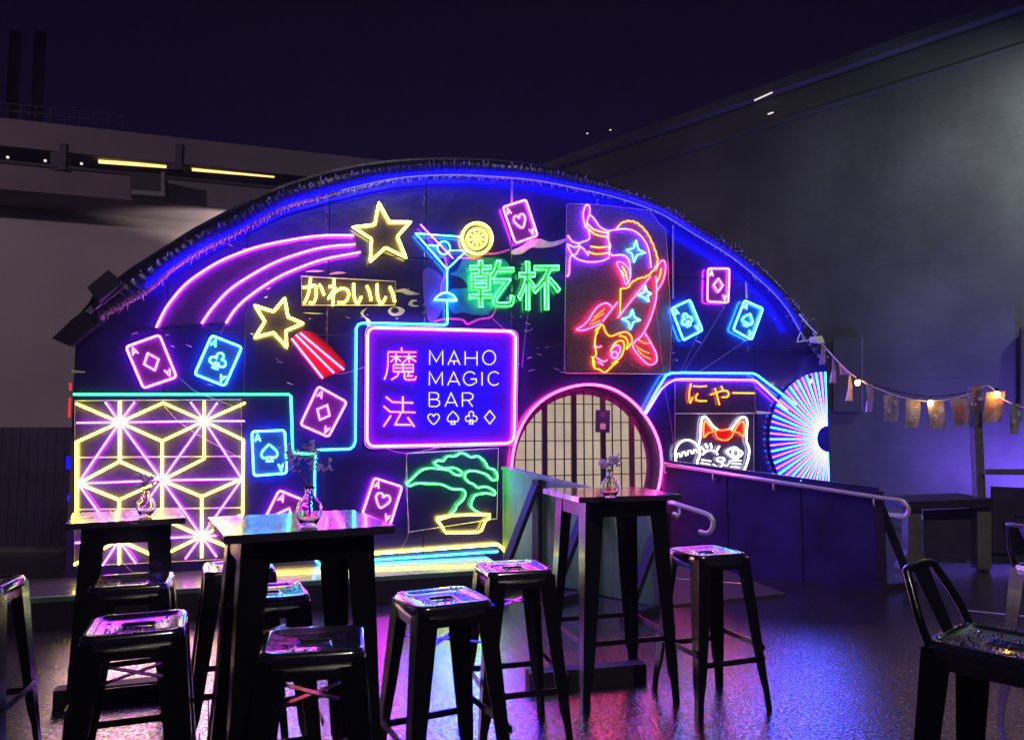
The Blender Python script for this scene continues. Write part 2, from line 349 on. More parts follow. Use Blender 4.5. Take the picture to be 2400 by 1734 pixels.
# pleated tarpaulin lip that follows the arch
def resample(P, n):
    P = [Vector(p) for p in P]; L = [0]
    for i in range(1, len(P)): L.append(L[-1] + (P[i] - P[i - 1]).length)
    out = []; j = 0
    for i in range(n):
        s = L[-1] * i / (n - 1)
        while j < len(P) - 2 and L[j + 1] < s: j += 1
        t = (s - L[j]) / max(1e-9, L[j + 1] - L[j]); out.append(P[j].lerp(P[j + 1], t))
    return out
n = 900
o3 = resample([fac(x, y, 0.0) for x, y in catmull(OUT, k=6)], n)
BL3 = catmull([(150, 800), (200, 765), (255, 725)] + BLUE + [(1905, 812), (1930, 850)], k=6)
b3 = resample([fac(x, y, 0.0) for x, y in BL3], n)
rows = []
for i in range(n):
    row = []
    ph = i * 2 * math.pi / 7.3 + 1.7 * math.sin(i * 0.11); am = 0.016 * (0.6 + 0.4 * math.sin(i * 0.037 + 1))
    for w_, o_, k_ in ((-0.12, -0.40, 0.0), (0.0, -0.06, 0.15), (0.25, 0.05, 0.45), (0.6, 0.085, 0.8), (0.95, 0.06, 1.2), (1.12, 0.045, 1.6), (1.3, 0.012, 1.0)):
        p = o3[i].lerp(b3[i], w_); row.append(p + N * (o_ + am * k_ * math.sin(ph)) + UP * (am * 0.35 * k_ * math.cos(ph * 1.9)))
    rows.append(row)
bm = bmesh.new(); V = [[bm.verts.new(p) for p in r] for r in rows]
for i in range(n - 1):
    for j in range(len(rows[0]) - 1):
        f = bm.faces.new((V[i][j], V[i + 1][j], V[i + 1][j + 1], V[i][j + 1])); f.material_index = 0 if j < 2 else 1; f.smooth = True
me = bpy.data.meshes.new('pleated_eave'); bm.to_mesh(me); bm.free(); link('pleated_eave', me, None, hall, [M['tarp'], M['crimp']])
# glints on the crimped hem, drawn as pale strips along the lower edge
bm = bmesh.new()
for i in range(30, n - 20, 3):
    if random.random() < 0.25: continue
    a = o3[i].lerp(b3[i], 1.22 + random.uniform(-.05, .1)) + N * 0.035; L = random.uniform(0.015, 0.05)
    tube(bm, [a, a - UP * L + D * random.uniform(-.012, .012)], random.uniform(0.0015, 0.0035), 4)
stuff(obj('hem_glint', bm, M['glint'], hall))
bm = bmesh.new()
for i in range(60, n - 20, 5):
    if random.random() < 0.6: continue
    a = o3[i].lerp(b3[i], random.uniform(0.5, 0.72)) + N * 0.09; L = random.uniform(0.012, 0.045)
    tube(bm, [a, a + UP * L * .5 - D * .004, a + UP * L + D * random.uniform(-.012, .012)], random.uniform(0.001, 0.003), 4)
stuff(obj('fold_glint', bm, M['glint'], hall))  # glints on the upper folds, drawn as pale strips
# eave end block at the left
bm = bmesh.new(); prism(bm, [fac(x, y, 0.0) for x, y in ((131, 797), (178, 752), (232, 712), (240, 760), (176, 812), (165, 812))], N * 0.12); obj('eave_end', bm, M['tarp'], hall)

# blue tubes on the arch: several long runs
t = sign('arch_light_run', 'long blue neon line tracing the arched roof edge', 1071, 405, 'neon light')
neon(t, 'blue', BLUE, off=0.135, r=0.015, smooth=True)
neon(t, 'bluecore', [(x, y + 5) for x, y in BLUE[6:]], off=0.15, r=0.0045, smooth=True)

# ---------------------------------------------------------------- platform (deck) in front of the hall
uDL = uv(75, 1300)[0]; pA = at_z(856, 1353, FLOOR); sF = (pA - P0).dot(N); uA = (at_z(1185, 1330, FLOOR) - P0).dot(D)
deck = thing('entrance_deck', 'low black deck running along the foot of the neon wall', 'deck', fp(uDL, 0, sF))
nb = 7
for k in range(nb):
    bm = bmesh.new(); s0 = 0.002 + (sF - 0.03) * k / nb; s1 = 0.002 + (sF - 0.03) * (k + 1) / nb - 0.005
    P = [fp(uDL, FLOOR - 0.03, s0), fp(uA, FLOOR - 0.03, s0), fp(uA, FLOOR - 0.03, s1), fp(uDL, FLOOR - 0.03, s1)]
    prism(bm, P, UP * 0.03); obj('deck_board', bm, M['deck'], deck)
bm = bmesh.new(); prism(bm, [fp(uDL, 0.0, sF - 0.03), fp(uA, 0.0, sF - 0.03), fp(uA, 0.0, sF), fp(uDL, 0.0, sF)], UP * (FLOOR - 0.035)); obj('fascia_board', bm, M['timber'], deck)
bm = bmesh.new(); prism(bm, [fp(uDL, FLOOR - 0.032, sF - 0.027), fp(uA, FLOOR - 0.032, sF - 0.027), fp(uA, FLOOR - 0.032, sF + 0.012), fp(uDL, FLOOR - 0.032, sF + 0.012)], UP * 0.035); obj('edge_trim', bm, M['steel'] if False else M['ply'], deck)

# ---------------------------------------------------------------- round shoji door
door = thing('round_shoji_door', 'round moon door with lit shoji paper and black lattice', 'door', fp(DCU, DCV, -0.17))
SD = -0.17
cz = Y2(607, 760); du, dv = uv(*cz, SD); rS = 0.5 * (uv(*Y2(1112, 760), SD)[0] - uv(*Y2(105, 760), SD)[0])
bm = bmesh.new(); prism(bm, [fp(du + rS * math.cos(2 * math.pi * i / 64), dv + rS * math.sin(2 * math.pi * i / 64), SD) for i in range(64)], N * 0.004); obj('shoji_paper', bm, M['paper'], door)
bm = bmesh.new()
for i in range(64):
    a0, a1 = 2 * math.pi * i / 64, 2 * math.pi * (i + 1) / 64; c = lambda a, r, o: fp(du + r * math.cos(a), dv + r * math.sin(a), o)
    ro = rS + 0.35
    bm.faces.new([bm.verts.new(p) for p in (c(a0, rS, SD + .006), c(a1, rS, SD + .006), c(a1, ro, SD + .006), c(a0, ro, SD + .006))])
obj('door_surround', bm, M['ring'], door)
def chord(u):
    d = rS + 0.04; x = u - du
    return math.sqrt(max(0.0, d * d - x * x))
for x in (315, 540, 765, 985):
    u = uv(*Y2(x, 760), SD + .02)[0]; h = chord(u); bm = bmesh.new(); beam(bm, fp(u, dv - h, SD + .025), fp(u, dv + h, SD + .025), 0.052, 0.03, N); obj('door_stile', bm, M['muntin'], door)
for x in (170, 238, 397, 467, 620, 688, 838, 905, 1060):
    u = uv(*Y2(x, 760), SD + .012)[0]; h = chord(u); bm = bmesh.new(); beam(bm, fp(u, dv - h, SD + .013), fp(u, dv + h, SD + .013), 0.011, 0.012, N); obj('lattice_bar', bm, M['muntin'], door)
for y in (285, 425, 565, 705, 828, 960):
    v_ = uv(*Y2(607, y), SD + .012)[1]; x = v_ - dv; h = math.sqrt(max(0.0, rS * rS - x * x)); bm = bmesh.new(); beam(bm, fp(du - h, v_, SD + .013), fp(du + h, v_, SD + .013), 0.009, 0.010, N); obj('lattice_rail', bm, M['muntin'], door)
ps = thing('door_notice', 'small navy notice hanging on the lattice of the round door', 'notice', fac(*Y2(760, 415), SD + .06))
board(ps, [Y2(708, 330), Y2(815, 332), Y2(812, 505), Y2(705, 500)], off=SD + .045, th=0.012, m='poster', name='notice_board')
board(ps, [Y2(742, 432), Y2(785, 433), Y2(784, 478), Y2(741, 477)], off=SD + .0585, th=0.002, m='pwhite', name='white_label')
for k, (a, b) in enumerate(((740, 790), (742, 782), (746, 778))):
    bm = bmesh.new(); tube(bm, [fac(*Y2(a, 352 + 14 * k), SD + .0585), fac(*Y2(b, 352 + 14 * k), SD + .0585)], 0.0014, 4); obj('text_line', bm, M['pwhite'], ps)
dn = sign('door_ring_light', 'pink neon ring round the circular shoji doorway', 1376, 899, 'neon light')
cu = circ(0, 0, 1, n=72)
bm = bmesh.new(); tube(bm, [fp(DCU + DR * 1.0 * a + 0.006 * math.sin(6 * b), DCV + DR * b + 0.006 * math.sin(5 * a), 0.05) for a, b in cu], 0.012, 6, True); obj('neon_tube', bm, NEON['magenta'], dn, True)

# ---------------------------------------------------------------- ramp with side walls and handrails
A0t, A1t = fac(1182, 1093, 0.02), None
A0 = fac(1182, 1093, 0.02); A0 = Vector((A0.x, A0.y, 0)); A1 = at_z(1562, 1424, 0); B0 = fac(1552, 1080, 0.02); B0 = Vector((B0.x, B0.y, 0)); B1 = at_z(2068, 1384, 0); M1 = at_z(1841, 1396, 0)
def on_vert(px, py, P, Q):
    n_ = (Q - P).cross(UP).normalized(); return on_plane(px, py, P, n_)
zA0, zA1 = on_vert(1184, 1093, A0, A1).z, on_vert(1560, 1188, A0, A1).z
zB0, zB1 = on_vert(1553, 1077, B0, B1).z, on_vert(2066, 1143, B0, B1).z
ramp = thing('entrance_ramp', 'sloping ramp between two panelled side walls up to the round door', 'ramp', (A1 + B1) / 2)
bm = bmesh.new(); F2 = 0.20
P = [A1 + UP * 0.02, M1 + UP * 0.02, B0 + UP * F2 + N * 0.0, A0 + UP * F2]
top = [bm.verts.new(p) for p in P]; bot = [bm.verts.new(Vector((p.x, p.y, 0.001))) for p in P]
bm.faces.new(top)
for i in range(4): bm.faces.new((top[i], top[(i + 1) % 4], bot[(i + 1) % 4], bot[i]))
obj('ramp_surface', bm, M['rubber'], ramp)
def sidewall(P, Q, zp, zq, cuts, m, nm, zb0=0.0, zb1=0.0):
    th = (Q - P).cross(UP).normalized() * 0.03
    bm = bmesh.new(); e_ = (Q - P).normalized() * .004; prism(bm, [P + e_ + UP * .004, Q - e_ + UP * .004, Q - e_ + UP * (zq - .01), P + e_ + UP * (zp - .01)], th * -0.3 if False else th * 0.6); obj('liner', bm, M['plydark'], ramp)
    for i in range(len(cuts) - 1):
        t0, t1 = cuts[i] + 0.004, cuts[i + 1] - 0.004
        p, q = P.lerp(Q, t0), P.lerp(Q, t1); bm = bmesh.new()
        prism(bm, [p + UP * (zb0 + (zb1 - zb0) * t0 + .002), q + UP * (zb0 + (zb1 - zb0) * t1 + .002), q + UP * (zp + (zq - zp) * t1), p + UP * (zp + (zq - zp) * t0)], th * 1.0); obj(nm, bm, m, ramp)
out = -(A1 - A0).cross(UP).normalized()
if out.dot(Vector((-1, -1, 0))) < 0: out = -out
sidewall(A0, A1, zA0 - .03, zA1 - .03, [0, 0.30, 0.62, 0.83, 1.0], M['ply'], 'side_panel', 0.03, 0.0)
sidewall(B0, B1, zB0 - .02, zB1 - .02, [0, 0.34, 0.68, 1.0], M['plydark'], 'side_panel')
bm = bmesh.new(); beam(bm, A0 + UP * (zA0 - .012), A1 + UP * (zA1 - .012), 0.085, 0.03); obj('cap_rail', bm, M['ply'], ramp)
bm = bmesh.new(); beam(bm, B0 + UP * (zB0 - .01), B1 + UP * (zB1 - .01), 0.06, 0.025); obj('cap_rail', bm, M['plydark'], ramp)
for px, bot in ((1270, 1400), (1395, 1410), (1565, 1424)):
    t_ = 0
    g = on_vert(px, 1200, A0, A1); t_ = (Vector((g.x, g.y, 0)) - A0).length / (A1 - A0).length
    p = A0.lerp(A1, t_) + out * 0.055; zt = zA0 + (zA1 - zA0) * t_ - 0.03
    bm = bmesh.new(); beam(bm, p + UP * 0.002, p + UP * zt, 0.075, 0.075, (A1 - A0).normalized()); obj('post', bm, M['timber'], ramp)
    bm = bmesh.new(); beam(bm, p + out * 0.03 + UP * (zt - 0.06), p + out * (0.52) + UP * 0.04, 0.05, 0.07, (A1 - A0).normalized()); obj('brace', bm, M['timber'], ramp)
    bm = bmesh.new(); beam(bm, p + UP * 0.03, p + out * 0.56 + UP * 0.03, 0.05, 0.055, UP); obj('foot_beam', bm, M['timber'], ramp)
p = B1; bm = bmesh.new(); beam(bm, p + UP * 0.002, p + UP * (zB1 - .03), 0.07, 0.07, (B1 - B0).normalized()); obj('post', bm, M['timber'], ramp)
o_ = Vector((0.7, 0.25, 0)).normalized()
bm = bmesh.new(); beam(bm, p + UP * (zB1 - .12), p + o_ * 0.33 + UP * 0.03, 0.045, 0.06, (B1 - B0).normalized()); obj('brace', bm, M['timber'], ramp)
bm = bmesh.new(); beam(bm, p + UP * .03, p + o_ * 0.38 + UP * 0.03, 0.045, 0.05, UP); obj('foot_beam', bm, M['timber'], ramp)
# steps lit at the threshold
bm = bmesh.new(); beam(bm, A0.lerp(B0, 0.1) + UP * (F2 + .02), A0.lerp(B0, 0.95) + UP * (F2 + .02), 0.3, 0.03); obj('threshold', bm, M['metalgrey'], ramp)
# rails
inn = -(B1 - B0).cross(UP).normalized()
if inn.dot(Vector((-1, -1, 0))) < 0: inn = -inn
def railpts(P, Q, off, L): return [on_plane(x, y, P + off, (Q - P).cross(UP).normalized()) for x, y in L]
for (P, Q, offv, L, lab, br) in ((B0, B1, inn * 0.08, [Z9(20, 140), Z9(1000, 295), Z9(1900, 432), Z9(2110, 462), Z9(2160, 490), Z9(2190, 540), Z9(2178, 590), Z9(2140, 612), Z9(2070, 608)], 'long pink-lit steel handrail on the right ramp wall with curled end', [Z9(30, 150), Z9(455, 210), Z9(990, 295), Z9(1880, 432)]),
                              (A0, A1, -out * 0.08, [Z9(70, 474), Z9(130, 495), Z9(390, 580), Z9(440, 615), Z9(460, 660), Z9(442, 725), Z9(400, 755), Z9(335, 740)], 'short steel handrail with curled end beside the braced ramp wall', [Z9(160, 510)])):
    t = thing('handrail', lab, 'handrail', (P + Q) / 2 + UP * .8, 0, 'handrails of the ramp')
    pts = railpts(P, Q, offv, L); pts = [pts[0], pts[1]] + [Vector(p) for p in catmull([tuple(p) for p in pts[1:]], k=4)][1:]
    bm = bmesh.new(); tube(bm, pts, 0.019, 10); obj('rail', bm, M['steel'], t, True)
    for q in br:
        g = railpts(P, Q, offv, [q])[0]; w2 = g - offv * 0.9 - UP * 0.07
        bm = bmesh.new(); tube(bm, [g - UP * .015, g - UP * 0.06, g - offv * 0.4 - UP * 0.085, w2], 0.008, 6); bmesh.ops.create_cone(bm, cap_ends=True, segments=12, radius1=0.03, radius2=0.03, depth=0.006, matrix=Matrix.Translation(w2) @ offv.to_track_quat('Z', 'Y').to_matrix().to_4x4())
        obj('bracket', bm, M['steel'], t, True)

# ---------------------------------------------------------------- shared glyphs in a unit square (x right, y down)
def heart(): return catmull([(0.5, 0.95), (0.12, 0.55), (0.03, 0.3), (0.15, 0.08), (0.38, 0.08), (0.5, 0.26), (0.62, 0.08), (0.85, 0.08), (0.97, 0.3), (0.88, 0.55)], True, 3)
def spade(): return catmull([(0.5, 0.02), (0.88, 0.38), (0.97, 0.62), (0.82, 0.8), (0.62, 0.76), (0.56, 0.72)], False, 3) + [(0.66, 0.98), (0.34, 0.98)] + catmull([(0.44, 0.72), (0.38, 0.76), (0.18, 0.8), (0.03, 0.62), (0.12, 0.38)], False, 3)
def club():
    o = []
    for a in range(-50, 231, 20): o.append((0.5 + 0.2 * math.cos(R(a)), 0.22 - 0.2 * math.sin(R(a))))
    for a in range(100, 341, 20): o.append((0.22 + 0.21 * math.cos(R(a)), 0.58 - 0.21 * math.sin(R(a))))
    o += [(0.45, 0.72), (0.35, 0.98), (0.65, 0.98), (0.55, 0.72)]
    for a in range(200, 441, 20): o.append((0.78 + 0.21 * math.cos(R(a)), 0.58 - 0.21 * math.sin(R(a))))
    return o
def diamond(): return [(0.5, 0.0), (0.92, 0.5), (0.5, 1.0), (0.08, 0.5)]
SUIT = dict(heart=heart(), spade=spade(), club=club(), diamond=diamond())

def card(quad, Z, col, suit, label, off=0.05, rt=0.0105):
    q = [Z(*p) for p in quad]      # TL TR BR BL
    def B(s, t): return tuple((1 - s) * (1 - t) * q[0][i] + s * (1 - t) * q[1][i] + s * t * q[2][i] + (1 - s) * t * q[3][i] for i in (0, 1))
    cx, cy = B(.5, .5); t = sign('card_sign', label, cx, cy, 'neon card', 'neon playing cards on the black wall')
    rr = rrect([(0, 0), (1, 0), (1, 1), (0, 1)], 0.09, 3)
    board(t, [B(0.5 + (s - .5) * 1.05, 0.5 + (v - .5) * 1.04) for s, v in rr], m='card')
    neon(t, col, [B(*p) for p in rr], off=off, closed=True, r=rt)
    for (cx_, cy_, sg) in ((0.17, 0.15, 1), (0.83, 0.85, -1)):
        A = [(-0.08, 0.075), (0.0, -0.085), (0.08, 0.075)]
        neon(t, col, [B(cx_ + sg * a, cy_ + sg * b) for a, b in A], off=off - .01, r=0.007, name='letter_stroke')
        neon(t, col, [B(cx_ + sg * a, cy_ + sg * b) for a, b in [(-0.05, 0.03), (0.05, 0.03)]], off=off - .01, r=0.006, name='letter_stroke')
    neon(t, col, [B(0.5 + (a - .5) * 0.52, 0.5 + (b - .5) * 0.40) for a, b in SUIT[suit]], off=off - .005, closed=True, r=0.009, name='suit_tube')
    return t
card([(1065, 945), (1495, 790), (1715, 1330), (1290, 1475)], Z6, 'pink', 'diamond', 'magenta ace of diamonds at the far left, under the big star trails')
card([(635, 1185), (865, 1275), (735, 1570), (505, 1480)], Z2, 'cyan', 'club', 'cyan ace of clubs under the star trails, left of the small star')
card([(746, 905), (813, 942), (770, 1024), (704, 995)], ID, 'pink', 'diamond', 'tilted magenta ace of diamonds left of the framed bar name sign')
card([(1475, 495), (1730, 485), (1745, 815), (1490, 835)], Y1, 'cyan', 'spade', 'upright cyan ace of spades right of the yellow lattice pattern')
card([(1685, 945), (1930, 1045), (1785, 1345), (1535, 1245)], Y1, 'pink', 'diamond', 'magenta ace of diamonds half hidden behind the centre table and vase')
card([(245, 1260), (450, 1325), (360, 1610), (155, 1525)], Z5, 'pink', 'heart', 'magenta ace of hearts low on the wall beside the bonsai')
card([(912, 412), (1090, 355), (1180, 630), (1010, 690)], Z3, 'pink', 'heart', 'magenta ace of hearts high up left of the koi')
card([(1280, 675), (1460, 675), (1450, 960), (1275, 950)], Z4, 'pink', 'diamond', 'upright magenta ace of diamonds right of the koi, highest of three')
card([(975, 1010), (1130, 935), (1235, 1190), (1075, 1275)], Z4, 'cyan', 'club', 'cyan ace of clubs leaning left, just right of the koi')
card([(1585, 940), (1740, 1010), (1645, 1270), (1490, 1185)], Z4, 'cyan', 'spade', 'cyan ace of spades leaning right near the right end of the arch')

# ---------------------------------------------------------------- stars
st = [(1905, 180), (1985, 325), (2145, 325), (2045, 435), (2110, 595), (1955, 520), (1840, 625), (1850, 455), (1710, 365), (1875, 345)]
cx, cy = 1935, 410
t = sign('star_sign', 'large yellow neon star at the top left of the wall', *Z2(cx, cy), group='neon stars')
ex = [(cx + (x - cx) * 1.1, cy + (y - cy) * 1.1) for x, y in st]
board(t, rrect(ex, 16, 2), Z2); rim(t, rrect(ex, 16, 2), Z2); neon(t, 'yellow', rrect(st, 9, 2), Z2, closed=True, r=0.0125)
st = [(1190, 905), (1215, 1045), (1330, 1095), (1200, 1150), (1205, 1275), (1105, 1165), (965, 1200), (1040, 1080), (965, 960), (1105, 1005)]
t = sign('star_sign', 'small yellow neon star left of the framed sign above red tails', *Z2(1140, 1085), group='neon stars')
board(t, st, Z2, m='acrylic'); neon(t, 'yellow', rrect(st, 6, 2), Z2, closed=True, r=0.0125)
t = sign('star_trail', 'three long curved pink neon trails of the big star', *Z2(900, 650), 'neon light')
T1 = [(215, 1125), (270, 1010), (330, 920), (440, 795), (600, 680), (760, 595), (1000, 510), (1300, 450), (1500, 428), (1715, 428)]
T2 = [(560, 1095), (640, 980), (760, 850), (900, 750), (1100, 640), (1300, 565), (1500, 515), (1725, 495)]
T3 = [(745, 1090), (830, 970), (960, 860), (1140, 745), (1320, 665), (1500, 605), (1765, 555)]
board(t, catmull(T1, k=3) + catmull(T3[::-1], k=3), Z2, off=0.012, th=0.004, m='acrylic')
for T in (T1, T2, T3): neon(t, 'pink', T, Z2, smooth=True, r=0.011)
t = sign('star_tail', 'three straight pink tubes on a red panel below the small star', *Z7(480, 1300), 'neon light')
board(t, [(290, 1070), (420, 1080), (600, 1225), (775, 1420), (750, 1490), (655, 1530), (530, 1585), (340, 1320), (190, 1165)], Z7, m='redpanel')
for a, b in (((200, 1155), (530, 1575)), ((245, 1115), (650, 1520)), ((290, 1095), (755, 1485))): neon(t, 'tail', [a, b], Z7, r=0.0105)

# ---------------------------------------------------------------- kawaii lettering
t = sign('kana_sign', 'yellow Japanese lettering on a clear board above the small star', *Z7(800, 650))
bd = [(300, 490), (1310, 545), (1305, 800), (305, 800)]
board(t, bd, Z7, off=0.016, th=0.004); rim(t, bd, Z7, off=0.022)
for s in ([(318, 608), (390, 600), (450, 590), (462, 640), (455, 720), (430, 772), (385, 768)], [(400, 510), (392, 600), (372, 690), (330, 780)], [(490, 575), (520, 620), (543, 690)],
          [(650, 522), (645, 660), (640, 800)], [(595, 600), (655, 602), (640, 650), (595, 720), (660, 660), (730, 618), (795, 640), (805, 705), (765, 765), (690, 772)],
          [(860, 565), (862, 680), (885, 765), (915, 765), (942, 705)], [(1000, 590), (1030, 660), (1048, 748)], [(1112, 570), (1115, 690), (1140, 768), (1170, 770), (1203, 710)], [(1245, 600), (1278, 670), (1300, 762)]):
    neon(t, 'yellow', s, Z7, smooth=True, r=0.0115, off=0.05)

# ---------------------------------------------------------------- martini, citrus, outline
t = sign('cocktail_sign', 'cyan neon martini glass with olive and pink stick', *Z3(485, 800))
for s in ([(600, 640), (245, 615), (485, 890), (637, 745), (500, 745)], [(340, 705), (412, 710)], [(485, 890), (484, 1070)], [(484, 1130), (487, 1295)]): neon(t, 'palecyan', s, Z3, r=0.0075)
neon(t, 'palecyan', circ(460, 725, 48, 50, n=20), Z3, closed=True, r=0.007)
neon(t, 'palecyan', catmull([(385, 1125), (425, 1085), (480, 1068), (528, 1088), (560, 1125)], k=4), Z3, closed=True, r=0.009)
neon(t, 'pink', [(280, 545), (530, 805)], Z3, r=0.0055, off=0.075)
t = sign('citrus_sign', 'round yellow neon lemon slice on the rim of the martini glass', *Z3(715, 650))
board(t, circ(715, 652, 122, 128, n=28), Z3); neon(t, 'yellow', circ(715, 652, 115, 120, n=30), Z3, closed=True, r=0.012)
neon(t, 'yellow', circ(715, 652, 74, 76, n=22), Z3, closed=True, r=0.009)
for k in range(9):
    a = R(k * 40 + 10); neon(t, 'yellow', [(715 + 12 * math.cos(a), 652 + 12 * math.sin(a)), (715 + 60 * math.cos(a), 652 + 62 * math.sin(a))], Z3, r=0.006)
t = sign('outline_light', 'thin teal neon line stepping from the martini stem to the lemon lit lattice', 833, 900, 'neon light')
neon(t, 'teal', [Z3(487, 1295), Z3(484, 1308), Z3(470, 1316), Z3(0, 1303)] + [(850, 757), (840, 760), (835, 770)] + [(834, 900), (833, 1034), (829, 1045), (820, 1052), (745, 1054), (740, 1063), (738, 1100), (737, 1304), (742, 1316), (752, 1322), (842, 1314), (1167, 1292)], r=0.0115, off=0.055)
neon(t, 'seagreen', [(172, 924), (677, 924), (682, 929), (686, 1055), (691, 1062), (738, 1064)], r=0.0125, off=0.055)
t = sign('skirting_light', 'yellow neon line along the foot of the wall to the bonsai corner', 900, 1295, 'neon light')
neon(t, 'yellow', [(627, 1314), (842, 1299), (1166, 1275), (1176, 1282), (1183, 1292)], r=0.014, off=0.05)

# ---------------------------------------------------------------- painted mural behind the martini
t = sign('wall_mural', 'painted blue flower with magenta tendrils behind the martini glass', *Z3(740, 1000), 'mural')
board(t, catmull([(505, 925), (560, 900), (620, 800), (760, 800), (900, 800), (975, 880), (985, 960), (930, 1060), (860, 1150), (800, 1235), (700, 1240), (600, 1220), (530, 1225), (480, 1120), (520, 1040), (640, 1030), (600, 960)], True, 4), Z3, off=0.003, th=0.003, m='bluepaint', name='flower_shape')
for s in ([(560, 800), (700, 812), (760, 775), (860, 770), (965, 740)], [(380, 1290), (470, 1270), (600, 1275), (640, 1308), (720, 1275), (820, 1255), (860, 1185)], [(465, 800), (485, 900), (440, 1000), (430, 1100)]):
    bm = bmesh.new(); tube(bm, [fac(*Z3(*p), 0.006) for p in catmull(s, k=5)], 0.011, 5); obj('tendril', bm, M['mag'], t, True)
board(t, catmull([(300, 900), (430, 930), (470, 1100), (400, 1280), (330, 1250)], True, 4), Z3, off=0.002, th=0.003, m='violetpaint', name='violet_patch')
t = sign('wall_mural', 'cream painted face with eyes and brows right of the yellow lettering', *Z7(1350, 750), 'mural')
for s in ([(345, 440), (430, 425), (545, 432), (470, 448)], [(590, 470), (680, 440), (780, 455), (660, 470)], [(1150, 615), (1300, 640), (1400, 620), (1470, 650), (1570, 680), (1440, 690), (1370, 660), (1280, 655)],
          [(1440, 790), (1480, 740), (1540, 750), (1490, 765), (1500, 795), (1560, 805), (1500, 815)], [(930, 880), (1010, 825), (960, 890), (1040, 965), (1030, 1040), (1000, 1010), (990, 950)], [(320, 878), (420, 880), (540, 888), (430, 893)]):
    board(t, catmull(s, True, 3), Z7, off=0.003, th=0.003, m='cream', name='brush_stroke')
ring_ = catmull([(1225, 860), (1260, 820), (1320, 812), (1380, 830), (1405, 860), (1370, 900), (1300, 915), (1250, 900)], True, 3)
board(t, ring_, Z7, off=0.003, th=0.003, m='cream', name='eye_white'); board(t, circ(1300, 855, 42, 30, n=14), Z7, off=0.0065, th=0.002, m='muntin', name='iris')
t = sign('wall_mural', 'cream painted wing sweeping right from under the top ace of hearts', *Z3(1180, 720), 'mural')
board(t, catmull([(985, 775), (985, 745), (1050, 715), (1120, 665), (1200, 655), (1280, 680), (1390, 655), (1385, 680), (1300, 715), (1200, 725), (1130, 725), (1060, 770)], True, 4), Z3, off=0.003, th=0.003, m='cream', name='wing_shape')
for nm_, x0, y0, x1, y1, lab in (('cream_streak', 168, 870, 200, 872, 'small cream streak at the left edge of the wall'), ('cream_streak', 1772, 966, 1812, 968, 'small cream streak right of the cat')):
    o = board(None, [(x0, y0 - 4), (x1, y1 - 1), (x1, y1 + 1), (x0, y0 + 4)], off=0.003, th=0.003, m='cream', name=nm_); tag(o, lab, 'mural')  # flat cream streaks set on the wall

# ---------------------------------------------------------------- outlined kanji
def glyph_sign(t, ch, Z, x0, y0, x1, y1, col, face):
    c = bpy.data.curves.new('g', 'FONT'); c.body = ch; c.fill_mode = 'NONE'; c.offset = 0.018; c.resolution_u = 3
    g = bpy.data.objects.new('g', c); C.objects.link(g); bpy.context.view_layer.update()
    me = bpy.data.meshes.new_from_object(g.evaluated_get(bpy.context.evaluated_depsgraph_get()))
    c.fill_mode = 'FRONT'; bpy.context.view_layer.update()
    me2 = bpy.data.meshes.new_from_object(g.evaluated_get(bpy.context.evaluated_depsgraph_get()))
    xs = [v.co.x for v in me.vertices]; ys = [v.co.y for v in me.vertices]
    fx = lambda co: (x0 + (co.x - min(xs)) / (max(xs) - min(xs)) * (x1 - x0), y1 - (co.y - min(ys)) / (max(ys) - min(ys)) * (y1 - y0))
    adj = {}
    for e in me.edges:
        a, b = e.vertices; adj.setdefault(a, []).append(b); adj.setdefault(b, []).append(a)
    seen = set()
    for s in adj:
        if s in seen: continue
        loop = [s]; seen.add(s); cur = s
        while True:
            nx = [k for k in adj[cur] if k not in seen]
            if not nx: break
            cur = nx[0]; seen.add(cur); loop.append(cur)
        if len(loop) < 3: continue
        neon(t, col, [fx(me.vertices[i].co) for i in loop], Z, closed=True, r=0.0062, off=0.05, sides=5)
    bm = bmesh.new(); bm.from_mesh(me2)
    for v in bm.verts: v.co = fac(*Z(*fx(v.co)), 0.022)
    obj('letter_face', bm, face, t)
    bpy.data.objects.remove(g)
t = sign('kanji_sign', 'green outlined two character Japanese sign in the middle of the wall', *Z3(1000, 1010))
glyph_sign(t, '乾', Z3, 655, 822, 1000, 1178, 'green', M['letter'])
glyph_sign(t, '杯', Z3, 1030, 830, 1352, 1200, 'green', M['letter'])

# ---------------------------------------------------------------- framed bar name sign
t = sign('bar_name_sign', 'large pink framed sign reading MAHO MAGIC BAR in blue letters', *Z5(740, 590))
fr = [(195, 150), (1290, 180), (1275, 1003), (190, 1028)]
board(t, rrect([(178, 135), (1310, 168), (1295, 1018), (172, 1045)], 60, 5), Z5, m='blueac'); rim(t, rrect([(178, 135), (1310, 168), (1295, 1018), (172, 1045)], 60, 5), Z5)
neon(t, 'pink', rrect(fr, 65, 6), Z5, closed=True, r=0.0145, off=0.06)
def strokes(L, col='ice', r=0.0062, off=0.042, nm='letter_stroke'):
    for s in L: neon(t, col, s, Z5, r=r, off=off, name=nm)
strokes([[(652, 425), (654, 320), (702, 402), (748, 322), (750, 425)], [(788, 425), (833, 323), (877, 425)], [(806, 398), (860, 398)], [(833, 398), (833, 425)], [(915, 325), (915, 425)], [(1003, 325), (1003, 430)], [(915, 375), (1003, 375)]])
neon(t, 'ice', circ(1092, 372, 47, 52, n=22), Z5, closed=True, r=0.0062, off=0.042, name='letter_stroke')
strokes([[(650, 577), (652, 475), (698, 560), (745, 480), (747, 577)], [(785, 577), (830, 478), (875, 577)], [(803, 548), (857, 548)], circ(950, 526, 48, 50, 40, 320, 16), [(997, 560), (997, 530), (955, 530)], [(1040, 478), (1040, 577)], circ(1130, 526, 45, 50, 45, 315, 16)])
